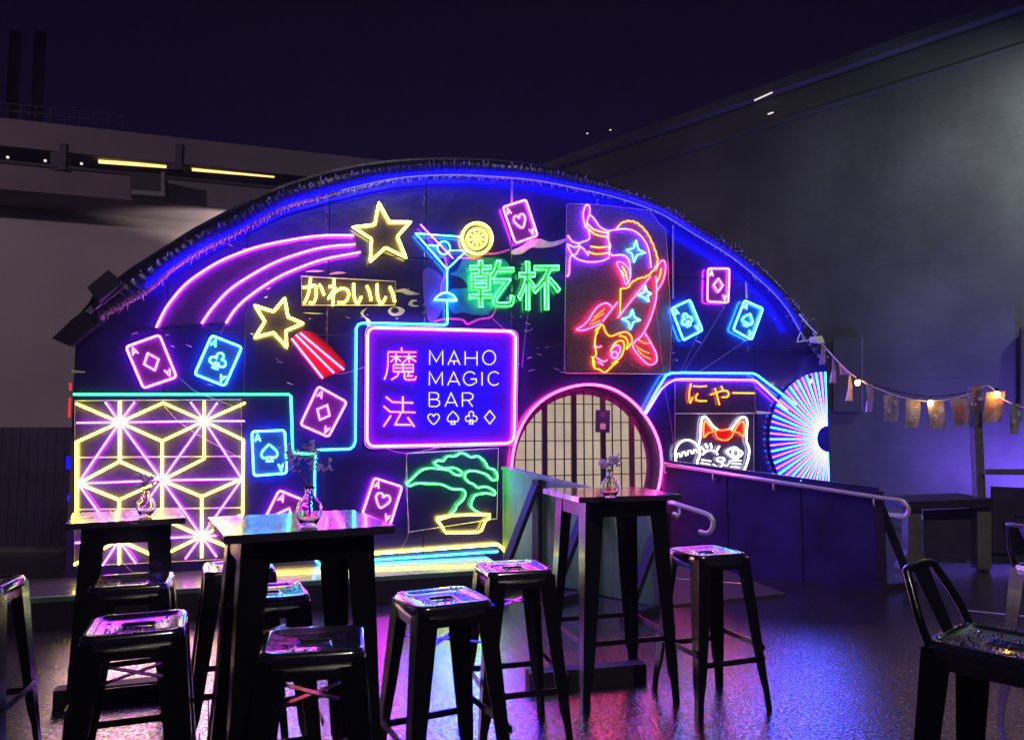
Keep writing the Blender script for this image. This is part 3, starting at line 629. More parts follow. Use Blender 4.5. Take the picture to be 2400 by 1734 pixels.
strokes([[(650, 733), (650, 630), (700, 631), (718, 643), (718, 668), (700, 680), (650, 680)], [(700, 680), (724, 692), (726, 718), (705, 733), (650, 733)], [(766, 733), (811, 632), (857, 733)], [(784, 704), (838, 704)], [(895, 733), (895, 632), (950, 633), (973, 648), (971, 672), (950, 686), (895, 686)], [(935, 686), (970, 733)]])
for s, x, y, w_, h_ in (('heart', 682, 826, 90, 84), ('spade', 825, 815, 88, 100), ('club', 960, 815, 88, 96), ('diamond', 1097, 812, 92, 98)):
    neon(t, 'ice', [(x + (a - .5) * w_, y + (b - .5) * h_) for a, b in SUIT[s]], Z5, closed=True, r=0.0062, off=0.042, name='suit_tube')
def s7(L, r=0.0062):
    for s in L: neon(t, 'lilac', s, Z7, r=r, off=0.045, name='letter_stroke')
s7([[(1371, 1250), (1373, 1295)], [(1528, 1300), (1228, 1296), (1225, 1440), (1213, 1520), (1188, 1590)], [(1255, 1345), (1372, 1345)], [(1312, 1315), (1312, 1420)], [(1310, 1352), (1255, 1402)], [(1314, 1352), (1362, 1395)],
    [(1388, 1345), (1522, 1345)], [(1452, 1315), (1452, 1415)], [(1449, 1352), (1395, 1402)], [(1455, 1352), (1525, 1400)], [(1390, 1405), (1372, 1430)], [(1286, 1432), (1496, 1432), (1496, 1506), (1286, 1506), (1286, 1432)], [(1286, 1468), (1496, 1468)], [(1388, 1432), (1388, 1506)],
    [(1345, 1506), (1325, 1555), (1262, 1592)], [(1402, 1506), (1402, 1575), (1420, 1592), (1515, 1592), (1526, 1556)], [(1456, 1512), (1432, 1552), (1492, 1552)]], 0.0058)
strokes([[(330, 662), (372, 696)], [(312, 730), (355, 766)], [(312, 880), (366, 800)], [(455, 660), (455, 772)], [(375, 700), (530, 706)], [(352, 771), (545, 777)], [(442, 778), (397, 866), (515, 868)], [(490, 812), (540, 882)]], 'lilac', 0.0068, 0.045)

# ---------------------------------------------------------------- koi
t = sign('koi_sign', 'big neon koi fish on a tall dusty board above the round door', *Z4(520, 800))
bd = rrect([(100, 132), (350, 140), (800, 190), (870, 300), (925, 340), (945, 600), (975, 1200), (962, 1555), (80, 1548)], 28, 3)
board(t, bd, Z4, m='speck'); rim(t, bd, Z4)
def koi(col, L, r=0.0068, closed=False):
    for s in L: neon(t, col, s, Z4, r=r, off=0.05, smooth=True, closed=closed, k=4)
koi('lilac', [[(262, 340), (242, 270), (240, 200), (264, 145), (290, 158), (292, 215), (268, 300), (285, 370), (288, 430), (215, 460), (195, 490)], [(295, 228), (330, 260), (380, 330), (445, 362)], [(110, 400), (150, 450), (200, 465)],
              [(108, 470), (125, 525), (180, 590), (280, 620), (380, 615), (450, 588)], [(110, 472), (160, 495), (205, 490)], [(208, 488), (245, 515), (282, 565)], [(210, 492), (180, 555), (130, 580), (120, 720), (100, 735)],
              [(450, 362), (520, 350), (600, 345), (680, 370), (750, 440), (790, 540), (805, 665)], [(450, 365), (440, 420), (465, 480), (458, 540), (485, 568)], [(485, 568), (560, 562), (610, 590), (628, 650), (632, 740), (600, 808)]])
koi('rose', [[(528, 1085), (800, 740)], [(845, 738), (850, 900), (812, 1060), (750, 1200), (690, 1272)], [(400, 1118), (525, 955)], [(845, 690), (880, 622), (915, 612), (926, 680), (900, 790), (848, 865)],
             [(480, 1000), (440, 965), (380, 980), (330, 1030), (290, 1095), (240, 1150), (185, 1183), (260, 1186), (385, 1130)], [(690, 1262), (655, 1310), (670, 1360), (750, 1450), (800, 1477), (850, 1450), (845, 1380), (800, 1290), (755, 1215)],
             [(350, 1418), (400, 1450), (440, 1438)], [(360, 1452), (405, 1478)], [(330, 1318), (360, 1332), (392, 1322)], [(450, 362), (455, 590)]])
neon(t, 'rose', catmull([(520, 632), (560, 622), (618, 680), (627, 760), (597, 808), (562, 720)], True, 4), Z4, closed=True, r=0.0068, off=0.05)
sc_ = catmull([(510, 350), (570, 295), (640, 285), (700, 310), (760, 370), (800, 440), (840, 540), (855, 620), (820, 690), (760, 740), (700, 755), (640, 790), (610, 830), (555, 842), (550, 900), (545, 1060)], k=8)
wob = []
for i, p in enumerate(sc_):
    a = sc_[max(0, i - 1)]; b = sc_[min(len(sc_) - 1, i + 1)]; d = math.hypot(b[0] - a[0], b[1] - a[1]) + 1e-6; k_ = 7 * abs(math.sin(i * 0.62)) if 3 < i < 104 else 0
    wob.append((p[0] + (b[1] - a[1]) / d * k_, p[1] - (b[0] - a[0]) / d * k_))
neon(t, 'orange', wob, Z4, r=0.0085, off=0.052)
koi('orange', [[(275, 300), (320, 345), (385, 368), (445, 378)], [(285, 345), (330, 385), (390, 405), (445, 408)], [(300, 490), (370, 500), (450, 492)], [(278, 535), (350, 555), (450, 545)], [(560, 655), (590, 700), (602, 765)], [(560, 690), (580, 740)], [(890, 672), (880, 730), (852, 790)]], 0.009)
koi('red', [[(420, 1010), (370, 1050), (330, 1085)], [(410, 1050), (360, 1080), (308, 1115)], [(380, 1110), (330, 1130), (290, 1142)], [(700, 1270), (760, 1300), (805, 1300)], [(675, 1320), (740, 1362), (790, 1382)], [(690, 1350), (740, 1400), (800, 1430)]], 0.0065)
koi('orange', [[(360, 1215), (345, 1190), (385, 1148), (405, 1150), (430, 1210), (470, 1240), (540, 1215), (600, 1205), (642, 1245), (640, 1300), (598, 1350)], [(540, 1235), (590, 1250), (612, 1300), (598, 1345)], [(385, 1150), (350, 1210), (335, 1300), (347, 1390), (320, 1430), (330, 1500), (370, 1515), (420, 1540), (470, 1500), (490, 1480), (530, 1450)],
               [(465, 1370), (500, 1300), (560, 1275), (582, 1320), (560, 1400), (520, 1440), (480, 1470)], [(312, 1410), (330, 1450), (335, 1490)]], 0.0085)
koi('rose', [[(480, 1345), (515, 1312), (548, 1335), (540, 1385)]], 0.008)
neon(t, 'rose', circ(500, 1396, 27, n=14), Z4, closed=True, r=0.0095, off=0.05)
for P in ([(680, 440), (700, 515), (757, 545), (690, 560), (664, 622), (645, 550), (600, 520), (660, 505)], [(760, 820), (768, 865), (807, 885), (775, 905), (786, 950), (745, 915), (700, 897), (748, 872)], [(650, 1018), (665, 1080), (716, 1105), (660, 1120), (632, 1182), (615, 1120), (565, 1095), (628, 1078)]):
    neon(t, 'palecyan', rrect(P, 6, 2), Z4, closed=True, r=0.0068, off=0.052)

# ---------------------------------------------------------------- bonsai
t = sign('bonsai_sign', 'green neon bonsai tree in a yellow neon pot', *Z5(820, 1300))
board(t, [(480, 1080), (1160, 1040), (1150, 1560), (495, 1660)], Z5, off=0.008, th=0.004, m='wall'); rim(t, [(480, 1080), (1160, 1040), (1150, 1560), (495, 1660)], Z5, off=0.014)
cr_ = [(700, 1165), (690, 1148), (720, 1130), (752, 1135), (785, 1102), (840, 1100), (880, 1078), (920, 1085), (960, 1108), (1010, 1100), (1060, 1140), (1085, 1185), (1130, 1200), (1155, 1258), (1120, 1278), (1080, 1240), (1040, 1222), (980, 1208), (930, 1215), (912, 1250), (940, 1290), (975, 1305), (1010, 1332), (1070, 1325), (1130, 1355), (1130, 1385), (1080, 1373), (1010, 1382), (980, 1400), (958, 1470), (1010, 1512), (1038, 1524)]
lf_ = [(700, 1165), (760, 1190), (830, 1185), (890, 1215), (880, 1240), (840, 1235), (800, 1205), (740, 1195), (660, 1188), (600, 1200), (550, 1240), (520, 1270), (485, 1300), (510, 1318), (560, 1300), (640, 1303), (740, 1308), (820, 1342), (890, 1345), (917, 1372), (900, 1420), (855, 1462), (845, 1490), (810, 1527)]
neon(t, 'green', cr_, Z5, smooth=True, r=0.0095, k=4); neon(t, 'green', lf_, Z5, smooth=True, r=0.0095, k=4)
neon(t, 'yellow', [(1195, 185), (1290, 162), (1540, 154), (1537, 175), (1508, 200), (1483, 262), (1460, 272), (1250, 277), (1212, 215), (1196, 200)], Y6, closed=True, r=0.0105)

# ---------------------------------------------------------------- lattice star pattern
t = sign('lattice_sign', 'big yellow and pink neon hemp leaf lattice at the lower left', *Y1(760, 880))
for bx in ([(115, 258), (1395, 250), (1398, 683), (117, 690)], [(117, 696), (1398, 689), (1400, 1078), (118, 1090)], [(118, 1096), (1400, 1084), (1398, 1470), (112, 1530)]):
    board(t, bx, Y1, off=0.012); rim(t, bx, Y1, off=0.022, r=0.0018)
N1, N2, L_, C_, R_, B1_, B2_ = (460, 425), (1110, 415), (140, 895), (785, 870), (1400, 860), (455, 1330), (1090, 1300)
for s in ([(125, 280), N1], [(460, 265), (460, 725)], [N1, (795, 275), N2, (1425, 275)], [(1110, 265), (1110, 705)], [N1, (130, 575), (128, 1120), (122, 1180)], [N1, (785, 570), N2], [(785, 570), (785, 1165)],
          [N2, (1410, 560), (1405, 1140)], [L_, (460, 725), C_], [C_, (1110, 705)], [L_, (455, 1020), C_], [(455, 1020), (455, 1330)], [C_, (1090, 995), R_], [(1090, 995), (1090, 1462)], [(130, 1188), B1_, (110, 1517)],
          [B1_, (785, 1165), B2_], [B1_, (785, 1478)], [(785, 1450), B2_], [B2_, (1380, 1415)], [B2_, (1385, 1140)], [(455, 1330), (455, 1515)]):
    neon(t, 'yellow', s, Y1, r=0.0108, off=0.05)
for s in ([(130, 428), N1, N2, (1420, 415)], [L_, C_, R_], [(120, 1350), B1_, B2_, (1200, 1296)], [(350, 270), N1, C_, B2_, (1205, 1457)], [(575, 270), N1, L_, B1_, (585, 1507)], [(1005, 270), N2, R_, B2_, (965, 1472)], [(1210, 275), N2, C_, B1_, (330, 1522)]):
    neon(t, 'pink', s, Y1, r=0.008, off=0.066)

# ---------------------------------------------------------------- right group: contour, nya, cat, fan
t = sign('outline_light', 'double teal and pink neon line bent over the cat to the fan', 1660, 875, 'neon light')
neon(t, 'teal', [(1512, 967), (1545, 905), (1561, 880), (1575, 874), (1600, 873), (1766, 875), (1776, 880), (1865, 948)], r=0.0115, off=0.06)
neon(t, 'lilac', [(1514, 970), (1550, 912), (1566, 898), (1583, 889), (1600, 888), (1764, 890), (1772, 893), (1835, 951), (1846, 960)], r=0.0085, off=0.05)
t = sign('kana_sign', 'orange Japanese lettering on a clear board above the neon cat', *Z8(900, 360))
bd = [(245, 190), (1345, 200), (1345, 632), (245, 636)]; board(t, bd, Z8, off=0.008); rim(t, bd, Z8, off=0.018)
for s in ([(468, 225), (445, 330), (442, 430), (455, 495)], [(455, 495), (488, 415)], [(500, 262), (590, 268), (680, 262)], [(560, 365), (530, 415), (560, 462), (680, 464)], [(735, 380), (850, 340), (950, 325), (985, 370), (960, 410), (890, 415)], [(795, 290), (825, 400), (855, 520)], [(880, 262), (905, 312)], [(1040, 355), (1335, 360)]):
    neon(t, 'orange', s, Z8, smooth=len(s) > 2, r=0.0085, off=0.042)
t = sign('cat_sign', 'white neon beckoning cat with red ears behind the ramp wall', *Z8(900, 1000))
bd = [(245, 642), (1325, 638), (1330, 1640), (245, 1640)]; board(t, bd, Z8, off=0.008); rim(t, bd, Z8, off=0.018)
def cat(L, col='white', r=0.007, closed=False, off=0.045):
    for s in L: neon(t, col, s, Z8, r=r, off=off, smooth=True, closed=closed, k=4)
cat([[(560, 1100), (585, 1010), (600, 900), (608, 740), (650, 678), (700, 720), (760, 800), (830, 860)], [(1015, 865), (1080, 770), (1150, 695), (1205, 690), (1235, 740), (1228, 900), (1225, 1010), (1262, 1120), (1250, 1260), (1190, 1420), (1100, 1500), (900, 1540), (700, 1500), (600, 1400)]], r=0.0115)
cat([[(245, 1190), (275, 1090), (340, 1020), (430, 1000), (520, 1040), (575, 1120), (580, 1220), (550, 1300), (560, 1400)], [(250, 1190), (262, 1300), (330, 1420)]], r=0.0105)
cat([[(270, 1245), (275, 1195), (305, 1190), (322, 1235)], [(340, 1225), (345, 1175), (378, 1170), (398, 1215)], [(420, 1205), (425, 1155), (460, 1150), (478, 1190)], [(500, 1185), (505, 1140), (535, 1138), (550, 1170)]])
cat([[(618, 1202), (680, 1155), (740, 1142), (800, 1160), (832, 1200)], [(600, 1095), (650, 1142)], [(662, 1052), (690, 1112)], [(735, 1048), (748, 1108)], [(855, 1082), (822, 1142)]], r=0.0105)
cat([[(955, 1160), (1010, 1120), (1070, 1102), (1130, 1140), (1172, 1185), (1120, 1235), (1075, 1262), (1010, 1215)]], r=0.0105, closed=True)
neon(t, 'white', circ(1075, 1180, 44, 50, n=14), Z8, closed=True, r=0.009, off=0.045)
cat([[(820, 1262), (860, 1240), (915, 1250), (925, 1275), (885, 1300), (840, 1290)]], r=0.009, closed=True)
cat([[(770, 1330), (820, 1365), (870, 1368), (900, 1330), (888, 1300)], [(900, 1330), (950, 1355), (985, 1320), (1000, 1282)], [(1025, 1288), (1155, 1285)], [(1020, 1325), (1150, 1330)], [(1010, 1365), (1135, 1375)], [(612, 1272), (740, 1290)], [(605, 1315), (725, 1335)], [(610, 1365), (720, 1375)]])
for P in ([(655, 748), (640, 850), (645, 962), (700, 905), (770, 885), (735, 830), (700, 775)], [(1165, 748), (1198, 800), (1192, 950), (1130, 905), (1062, 880), (1095, 820), (1130, 770)], [(800, 890), (820, 862), (900, 870), (960, 858), (1030, 865), (1045, 905), (1020, 955), (960, 1000), (880, 998), (820, 960)]):
    board(t, catmull(P, True, 3), Z8, off=0.02, th=0.004, m='redpanel', name='red_patch'); neon(t, 'red', catmull(P, True, 3), Z8, closed=True, r=0.0085, off=0.042)
# fan
fu, fv = uv(*Y3(652, 1170), 0.05); Ro = uv(*Y3(652, 1170), 0.05)[0] - uv(*Y3(287, 1170), 0.05)[0]; Rv = uv(*Y3(648, 742), .05)[1] - fv
t = sign('fan_sign', 'half round folding fan of pink and cyan neon rays at the right end', *Y3(480, 1170))
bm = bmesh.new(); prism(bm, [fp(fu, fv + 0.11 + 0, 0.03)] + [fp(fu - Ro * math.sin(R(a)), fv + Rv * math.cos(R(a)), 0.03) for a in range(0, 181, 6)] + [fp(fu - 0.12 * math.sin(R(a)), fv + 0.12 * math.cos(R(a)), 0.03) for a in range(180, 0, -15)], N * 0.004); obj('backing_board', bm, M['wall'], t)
nr = 37
for k in range(nr):
    a = R(180 * k / (nr - 1)); bm = bmesh.new()
    r0 = 0.145
    tube(bm, [fp(fu - r0 * math.sin(a), fv + r0 * math.cos(a), 0.055), fp(fu - Ro * math.sin(a), fv + Rv * math.cos(a), 0.055)], 0.0058, 5, r2=0.0078)
    obj('fan_ray', bm, NEON['fancyan' if k % 2 == 0 else 'fanpink'], t, True)
# side strips wrapping round the left corner
for nm_, a, b, col, lab in (('corner_light', (165, 897), (165, 915), 'redstrip', 'short red light strip on the left corner above the green line'), ('corner_light', (164, 932), (162, 978), 'redstrip', 'longer red light strip on the left corner below the green line'),
                            ('corner_light', (160, 1070), (160, 1098), 'blue', 'blue light strip on the left corner beside the lattice'), ('corner_light', (162, 1160), (162, 1172), 'blue', 'tiny blue light strip on the left corner above the table')):
    o = neon(None, col, [a, b], r=0.012, off=-0.03, name=nm_); tag(o, lab, 'neon light', 'light strips on the left corner')

# cables
CB = [([Z4(1190, 1240), Z4(1120, 1390), Z4(1045, 1550)], 'grey cable from the leaning ace of clubs down to the teal line'), ([Z4(1420, 985), Z4(1250, 1270), Z4(1070, 1550)], 'long grey cable from the upright ace of diamonds to the teal line'),
      ([Z4(1595, 1275), Z4(1430, 1390), Z4(1210, 1535)], 'sagging grey cable from the right ace of spades to the teal line'), ([Z3(770, 1200), Z3(860, 1290), Z3(940, 1365)], 'thin cable from the mural down to the framed sign'),
      ([Z3(1110, 1200), Z3(1085, 1400), Z3(1060, 1640)], 'thin cable hanging below the green kanji'), ([Z5(310, 1035), Z5(485, 1078), Z5(770, 1025)], 'cable loop under the framed sign'),
      ([Z5(485, 1078), Z5(475, 1300), Z5(500, 1640), Y6(950, 400), Y6(945, 530)], 'cable running down left of the bonsai to the deck'), ([Z6(1740, 1330), Z6(1850, 1430), Y1(1050, 190), Y1(1330, 300)], 'cable from the far left ace of diamonds to the lattice'),
      ([Y1(800, 300), Y1(980, 470), Y1(1390, 700)], 'thin cable crossing the top of the lattice'), ([Y1(455, 1460), Y1(520, 1540), Y1(600, 1605)], 'cable trailing from the bottom of the lattice'),
      ([Y2(1235, 150), Y2(1290, 450), Y2(1310, 690)], 'cable hanging left of the cat board'), ([Z4(845, 985), Z4(880, 1300), Z4(910, 1560)], 'thin cable across the lower koi board'), ([Z7(670, 1525), Z7(770, 1520), Z7(1000, 1450)], 'cable from the red tails to the framed sign'),
      ([Z2(740, 1100), Z2(700, 1180)], 'short cable from the trail end to the cyan ace of clubs')]
for P, lab in CB:
    bm = bmesh.new(); tube(bm, [fac(x, y, 0.045) for x, y in catmull(P, k=5)], 0.0022, 4); o = obj('power_cable', bm, M['cable']); tag(o, lab, 'cable', 'loose power cables on the wall')
# hanging struts in view at the top of the panels
for (a, b, lab) in (((1200, 425), (1199, 480), 'short pale strut under the arch above the top ace of hearts'), ((1400, 468), (1396, 560), 'pale strut behind the top of the koi board'), ((1577, 528), (1577, 700), 'thin pale strut right of the koi board'), ((1748, 660), (1750, 700), 'short pale strut above the right ace of spades')):
    bm = bmesh.new(); beam(bm, fac(*a, 0.012), fac(*b, 0.012), 0.022, 0.008, N); tag(obj('support_strut', bm, M['edge']), lab, 'strut', 'struts under the arch')
# highlights of the crinkled clear film, drawn as pale strokes
bm = bmesh.new()
for k in range(70):
    px, py = random.choice([(random.uniform(420, 950), random.uniform(560, 760)), (random.uniform(1180, 1380), random.uniform(740, 900)), (random.uniform(300, 700), random.uniform(780, 900)), (random.uniform(850, 1020), random.uniform(770, 800)), (random.uniform(1500, 1900), random.uniform(700, 850))])
    L = random.uniform(3, 16); a = random.uniform(-0.5, 0.5)
    tube(bm, [fac(px, py, .01), fac(px + L * .5, py + a * L * .5 + random.uniform(-2, 2), .014), fac(px + L, py + a * L, .01)], random.uniform(.0012, .003), 4)
stuff(obj('film_glint', bm, M['glint'], hall))
bm = bmesh.new()
for x in (765, 995, 1198, 1393, 1577, 1753):
    y0 = 470
    for k in range(26):
        py = random.uniform(450, 900)
        tube(bm, [fac(x + random.uniform(-3, 3), py, .006), fac(x + random.uniform(-3, 3), py + random.uniform(4, 14), .006)], random.uniform(.0008, .002), 4)
stuff(obj('seam_tape', bm, M['edge'], hall))

# projector box and bracket at left, clamp lamp at right
t = thing('wall_projector', 'dark box projector bracketed on the left shoulder of the arch', 'projector', fac(255, 680, 0.2))
bm = bmesh.new(); prism(bm, [fac(*Z6(*p), 0.06) for p in rrect([(640, 240), (900, 20), (1060, 150), (1045, 200), (780, 405), (740, 380)], 12, 2)], N * 0.2); obj('case', bm, M['speaker'], t)
bm = bmesh.new(); prism(bm, [fac(*Z6(*p), 0.24) for p in ((1030, 125), (1052, 160), (1045, 195), (785, 400), (765, 392))], N * 0.03); obj('front_lip', bm, M['speaker'], t)
bm = bmesh.new(); prism(bm, [fac(*Z6(*p), 0.1) for p in ((560, 500), (700, 350), (770, 400), (620, 530))], N * 0.05); obj('bracket', bm, M['metalgrey'], t)
t = thing('clamp_lamp', 'small pale clamp lamp at the right shoulder of the arch', 'lamp', fac(1900, 795, 0.1))
Zc = zc(1780, 700, 6.304)
bm = bmesh.new(); prism(bm, [fac(*Zc(*p), 0.08) for p in ((740, 570), (850, 560), (890, 665), (740, 650))], N * 0.08); obj('lamp_body', bm, M['white'], t)
bm = bmesh.new(); tube(bm, [fac(*Zc(*p), 0.12) for p in catmull([(560, 640), (570, 590), (610, 500), (640, 560), (640, 620), (560, 640), (700, 620), (740, 600)], k=3)], 0.006, 5); obj('clamp', bm, M['white'], t)
bm = bmesh.new(); tube(bm, [fac(*Zc(*p), 0.12) for p in ((590, 230), (700, 370), (850, 520))], 0.008, 5); obj('arm', bm, M['white'], t)

# ---------------------------------------------------------------- furniture
def copy_tree(o, loc, rz, label, scale=None):
    c = o.copy(); C.objects.link(c); c.location = loc; c.rotation_euler = (0, 0, rz); c['label'] = label
    if scale: c.scale = scale
    for ch in list(o.children):
        k = ch.copy(); C.objects.link(k); k.parent = c
        for g in list(ch.children): m = g.copy(); C.objects.link(m); m.parent = k
    return c
def leg_mesh(tx, fx, zt, w0, w1, th=0.004):
    """pressed sheet leg: an angle section that tapers to the foot; tx/fx half spacing at top and foot"""
    bm = bmesh.new(); lv = []
    for z, w_ in ((zt, w0), (zt * 0.55, w0 * 0.78), (0.16, w1 * 1.35), (0.1, w1), (0.0, w1 * 0.95)):
        t_ = 1 - z / zt; c = tx + (fx - tx) * t_
        lv.append([bm.verts.new(p) for p in ((c, c, z), (c - w_, c, z), (c - w_, c - th, z), (c - th, c - th, z), (c - th, c - w_, z), (c, c - w_, z))])
    for a, b in zip(lv, lv[1:]):
        for i in range(6): bm.faces.new((a[i], a[(i + 1) % 6], b[(i + 1) % 6], b[i]))
    bm.faces.new(lv[0]); bm.faces.new(lv[-1]); return bm
def mesh_of(bm, name, m, smooth=False):
    me = bpy.data.meshes.new(name); bmesh.ops.recalc_face_normals(bm, faces=bm.faces); bm.to_mesh(me); bm.free(); me.materials.append(m)
    if smooth:
        for p in me.polygons: p.use_smooth = True
    return me
def part(name, me, parent, rz=0, loc=(0, 0, 0)):
    o = bpy.data.objects.new(name, me); C.objects.link(o); o.parent = parent; o.rotation_euler = (0, 0, rz); o.location = loc; return o
def seat_mesh(h, s, hole=True):
    """square pan with rounded corners, raised rim and a slot in the middle"""
    bm = bmesh.new(); rings = []
    def sq(hs, r, z):
        o = []
        for cx_, cy_, a0 in ((1, 1, 0), (-1, 1, 90), (-1, -1, 180), (1, -1, 270)):
            for k in range(6): a = R(a0 + k * 18); o.append((cx_ * (hs - r) + r * math.cos(a), cy_ * (hs - r) + r * math.sin(a), z))
        return [bm.verts.new(p) for p in o]
    for hs, r, z in ((s + .004, .045, h - .075), (s + .002, .045, h - .012), (s - .004, .042, h), (s - .018, .036, h + .001), (s - .032, .03, h - .006), (s * .55, .03, h - .009), (0.055, .018, h - .010)): rings.append(sq(hs, r, z))
    slot = []
    for i in range(24): v_ = rings[-1][i].co; slot.append(bm.verts.new((v_.x * 0.8, v_.y * 0.28, h - .012)))
    rings.append(slot)
    dn = [bm.verts.new((v_.co.x, v_.co.y, h - .03)) for v_ in slot]; rings.append(dn)
    for a, b in zip(rings, rings[1:]):
        for i in range(24): bm.faces.new((a[i], a[(i + 1) % 24], b[(i + 1) % 24], b[i]))
    # underside
    un = sq(s - .002, .043, h - .07); un2 = sq(s - .006, .04, h - .014)
    for a, b in ((rings[0], un), (un, un2)):
        for i in range(24): bm.faces.new((a[i], a[(i + 1) % 24], b[(i + 1) % 24], b[i]))
    bm.faces.new(un2)
    return bm
SH, SS = 0.76, 0.149
stool = thing('metal_bar_stool', 'x', 'bar stool', (0, 0, 0), 0, 'black metal bar stools around the tables')
part('seat', mesh_of(seat_mesh(SH, SS), 'seat', M['seat'], True), stool)
def drops(s, h, n_, seed):
    rnd = random.Random(seed); bm = bmesh.new()
    for _ in range(n_):
        r_ = rnd.uniform(0.0012, 0.0042); x, y = rnd.uniform(-s, s) * .98, rnd.uniform(-s, s) * .98
        e = max(abs(x), abs(y)); z = h + (0.0005 if e > s - .02 else -0.0075) 
        t_ = bm.verts.new((x, y, z + r_ * .75)); R1 = [bm.verts.new((x + r_ * .8 * math.cos(a), y + r_ * .8 * math.sin(a), z + r_ * .5)) for a in (0, 1.257, 2.513, 3.77, 5.027)]
        R0 = [bm.verts.new((x + r_ * math.cos(a), y + r_ * math.sin(a), z - .001)) for a in (0, 1.257, 2.513, 3.77, 5.027)]
        for i in range(5): j = (i + 1) % 5; bm.faces.new((t_, R1[i], R1[j])); bm.faces.new((R1[i], R0[i], R0[j], R1[j]))
    return mesh_of(bm, 'raindrops', M['droplet'], True)
M['droplet'] = mat('water_droplet', (0.02, 0.02, 0.025), 0.05, spec=1.0, ior=2.2)
part('raindrops', drops(SS - .004, SH, 110, 4), stool)['kind'] = 'stuff'
lm = mesh_of(leg_mesh(SS + .001, 0.215, SH - .02, 0.078, 0.034), 'leg', M['black'])
for k in range(4): part('leg', lm, stool, k * math.pi / 2)
bm = bmesh.new(); box(bm, -0.19, 0.19, -0.2015, -0.1965, 0.235, 0.262); fm = mesh_of(bm, 'footrest', M['black'])
bm = bmesh.new(); box(bm, -0.19, 0.19, -0.2015, -0.1965, 0.285, 0.312); fm2 = mesh_of(bm, 'footrest', M['black'])
for k in range(4): part('footrest', fm if k % 2 == 0 else fm2, stool, k * math.pi / 2)
for k in range(2):
    bm = bmesh.new(); a = Vector((0.15, 0.15, 0.60)); beam(bm, a, Vector((-0.15, -0.15, 0.60 + .004 * k)), 0.022, 0.003); part('cross_brace', mesh_of(bm, 'cross_brace', M['black']), stool, k * math.pi / 2)
def seat_at(px, py, h=SH): p = at_z(px, py, h); return Vector((p.x, p.y, 0))
ST = [(737, 1496, 12, 'black metal stool nearest the camera in front of the centre table'), (322, 1458, 22, 'black metal stool at the lower left with yellow light on its seat'), (312, 1357, 20, 'black metal stool behind the lower left one, under the left table'),
      (560, 1324, 24, 'black metal stool mostly hidden behind the left leg of the centre table'), (625, 1383, 22, 'black metal stool under the centre table with cyan light on its seat'), (1037, 1396, 27, 'black metal stool right of the centre table with blue light on its seat'),
      (1203, 1325, 16, 'black metal stool left of the right table with magenta light on its seat'), (1657, 1289, 20, 'wet black metal stool right of the right table by the ramp'), (-62, 1364, 14, 'black metal stool cut off at the left edge of the photo')]
for i, (px, py, rz, lab) in enumerate(ST):
    p = seat_at(px, py)
    if i == 0: stool.location = p; stool.rotation_euler = (0, 0, R(rz)); stool['label'] = lab
    else: copy_tree(stool, p, R(rz), lab)

# low back bar stool at the right
def lowback(px, py, rz, lab):
    p = seat_at(px, py); t = thing('low_back_bar_stool', lab, 'bar stool', p, R(rz), 'bar stools with a low back')
    part('seat', mesh_of(seat_mesh(SH, 0.175), 'seat', M['seat'], True), t)
    part('raindrops', drops(0.17, SH, 420, 5), t)['kind'] = 'stuff'
    l2 = mesh_of(leg_mesh(0.176, 0.235, SH - .02, 0.085, 0.036), 'leg', M['black'])
    for k in range(4): part('leg', l2, t, k * math.pi / 2)
    for k in range(4): part('footrest', fm if k % 2 == 0 else fm2, t, k * math.pi / 2).scale = (1.1, 1.1, 1)
    # back: bent flat tube frame and a centre splat
    fr = catmull([(-0.155, -0.165, SH - .02), (-0.185, -0.16, SH + .06), (-0.230, -0.115, SH + 0.165), (-0.240, -0.095, SH + 0.187), (-0.242, 0, SH + 0.194), (-0.240, 0.095, SH + 0.187), (-0.230, 0.115, SH + 0.165), (-0.185, 0.16, SH + .06), (-0.155, 0.165, SH - .02)], k=5)
    bm = bmesh.new(); tube(bm, fr, 0.0135, 8); part('back_frame', mesh_of(bm, 'back_frame', M['black'], True), t)
    bm = bmesh.new(); prism(bm, [Vector(q) for q in ((-0.16, -0.035, SH - .01), (-0.16, 0.035, SH - .01), (-0.240, 0.055, SH + 0.188), (-0.240, -0.055, SH + 0.188))], Vector((0.004, 0, 0.0015))); part('back_splat', mesh_of(bm, 'back_splat', M['black']), t)
    return t
lowback(2361, 1503, -50, 'low back black metal stool covered in raindrops at the lower right')

def bar_table(loc, rz, lab, half=0.285, H=1.05, topm='plank'):
    t = thing('bar_table', lab, 'table', loc, rz, 'tall square bar tables')
    for k in range(5):
        w_ = 2 * half / 5; bm = bmesh.new(); box(bm, -half, half, -half + k * w_ + .0012, -half + (k + 1) * w_ - .0012, H - 0.028, H + random.uniform(-.0008, .0008))
        bmesh.ops.bevel(bm, geom=bm.edges[:], offset=0.002, segments=1, affect='EDGES'); part('tabletop_plank', mesh_of(bm, 'tabletop_plank', M[topm]), t)
    bm = bmesh.new()
    for k in range(4):
        T = Matrix.Rotation(k * math.pi / 2, 4, 'Z'); box(bm, -half + .07, half - .07, -half + .062, -half + .066, H - .11, H - .0295, T)
    part('apron', mesh_of(bm, 'apron', M['black']), t)
    l = mesh_of(leg_mesh(half - .06, half - .02, H - .03, 0.10, 0.042), 'leg', M['black'])
    for k in range(4): part('leg', l, t, k * math.pi / 2)
    bm = bmesh.new(); hh = half - .035; box(bm, -hh, hh, -hh - .003, -hh + .003, 0.31, 0.335); f_ = mesh_of(bm, 'footrest', M['black'])
    for k in range(4): part('footrest', f_, t, k * math.pi / 2)
    return t
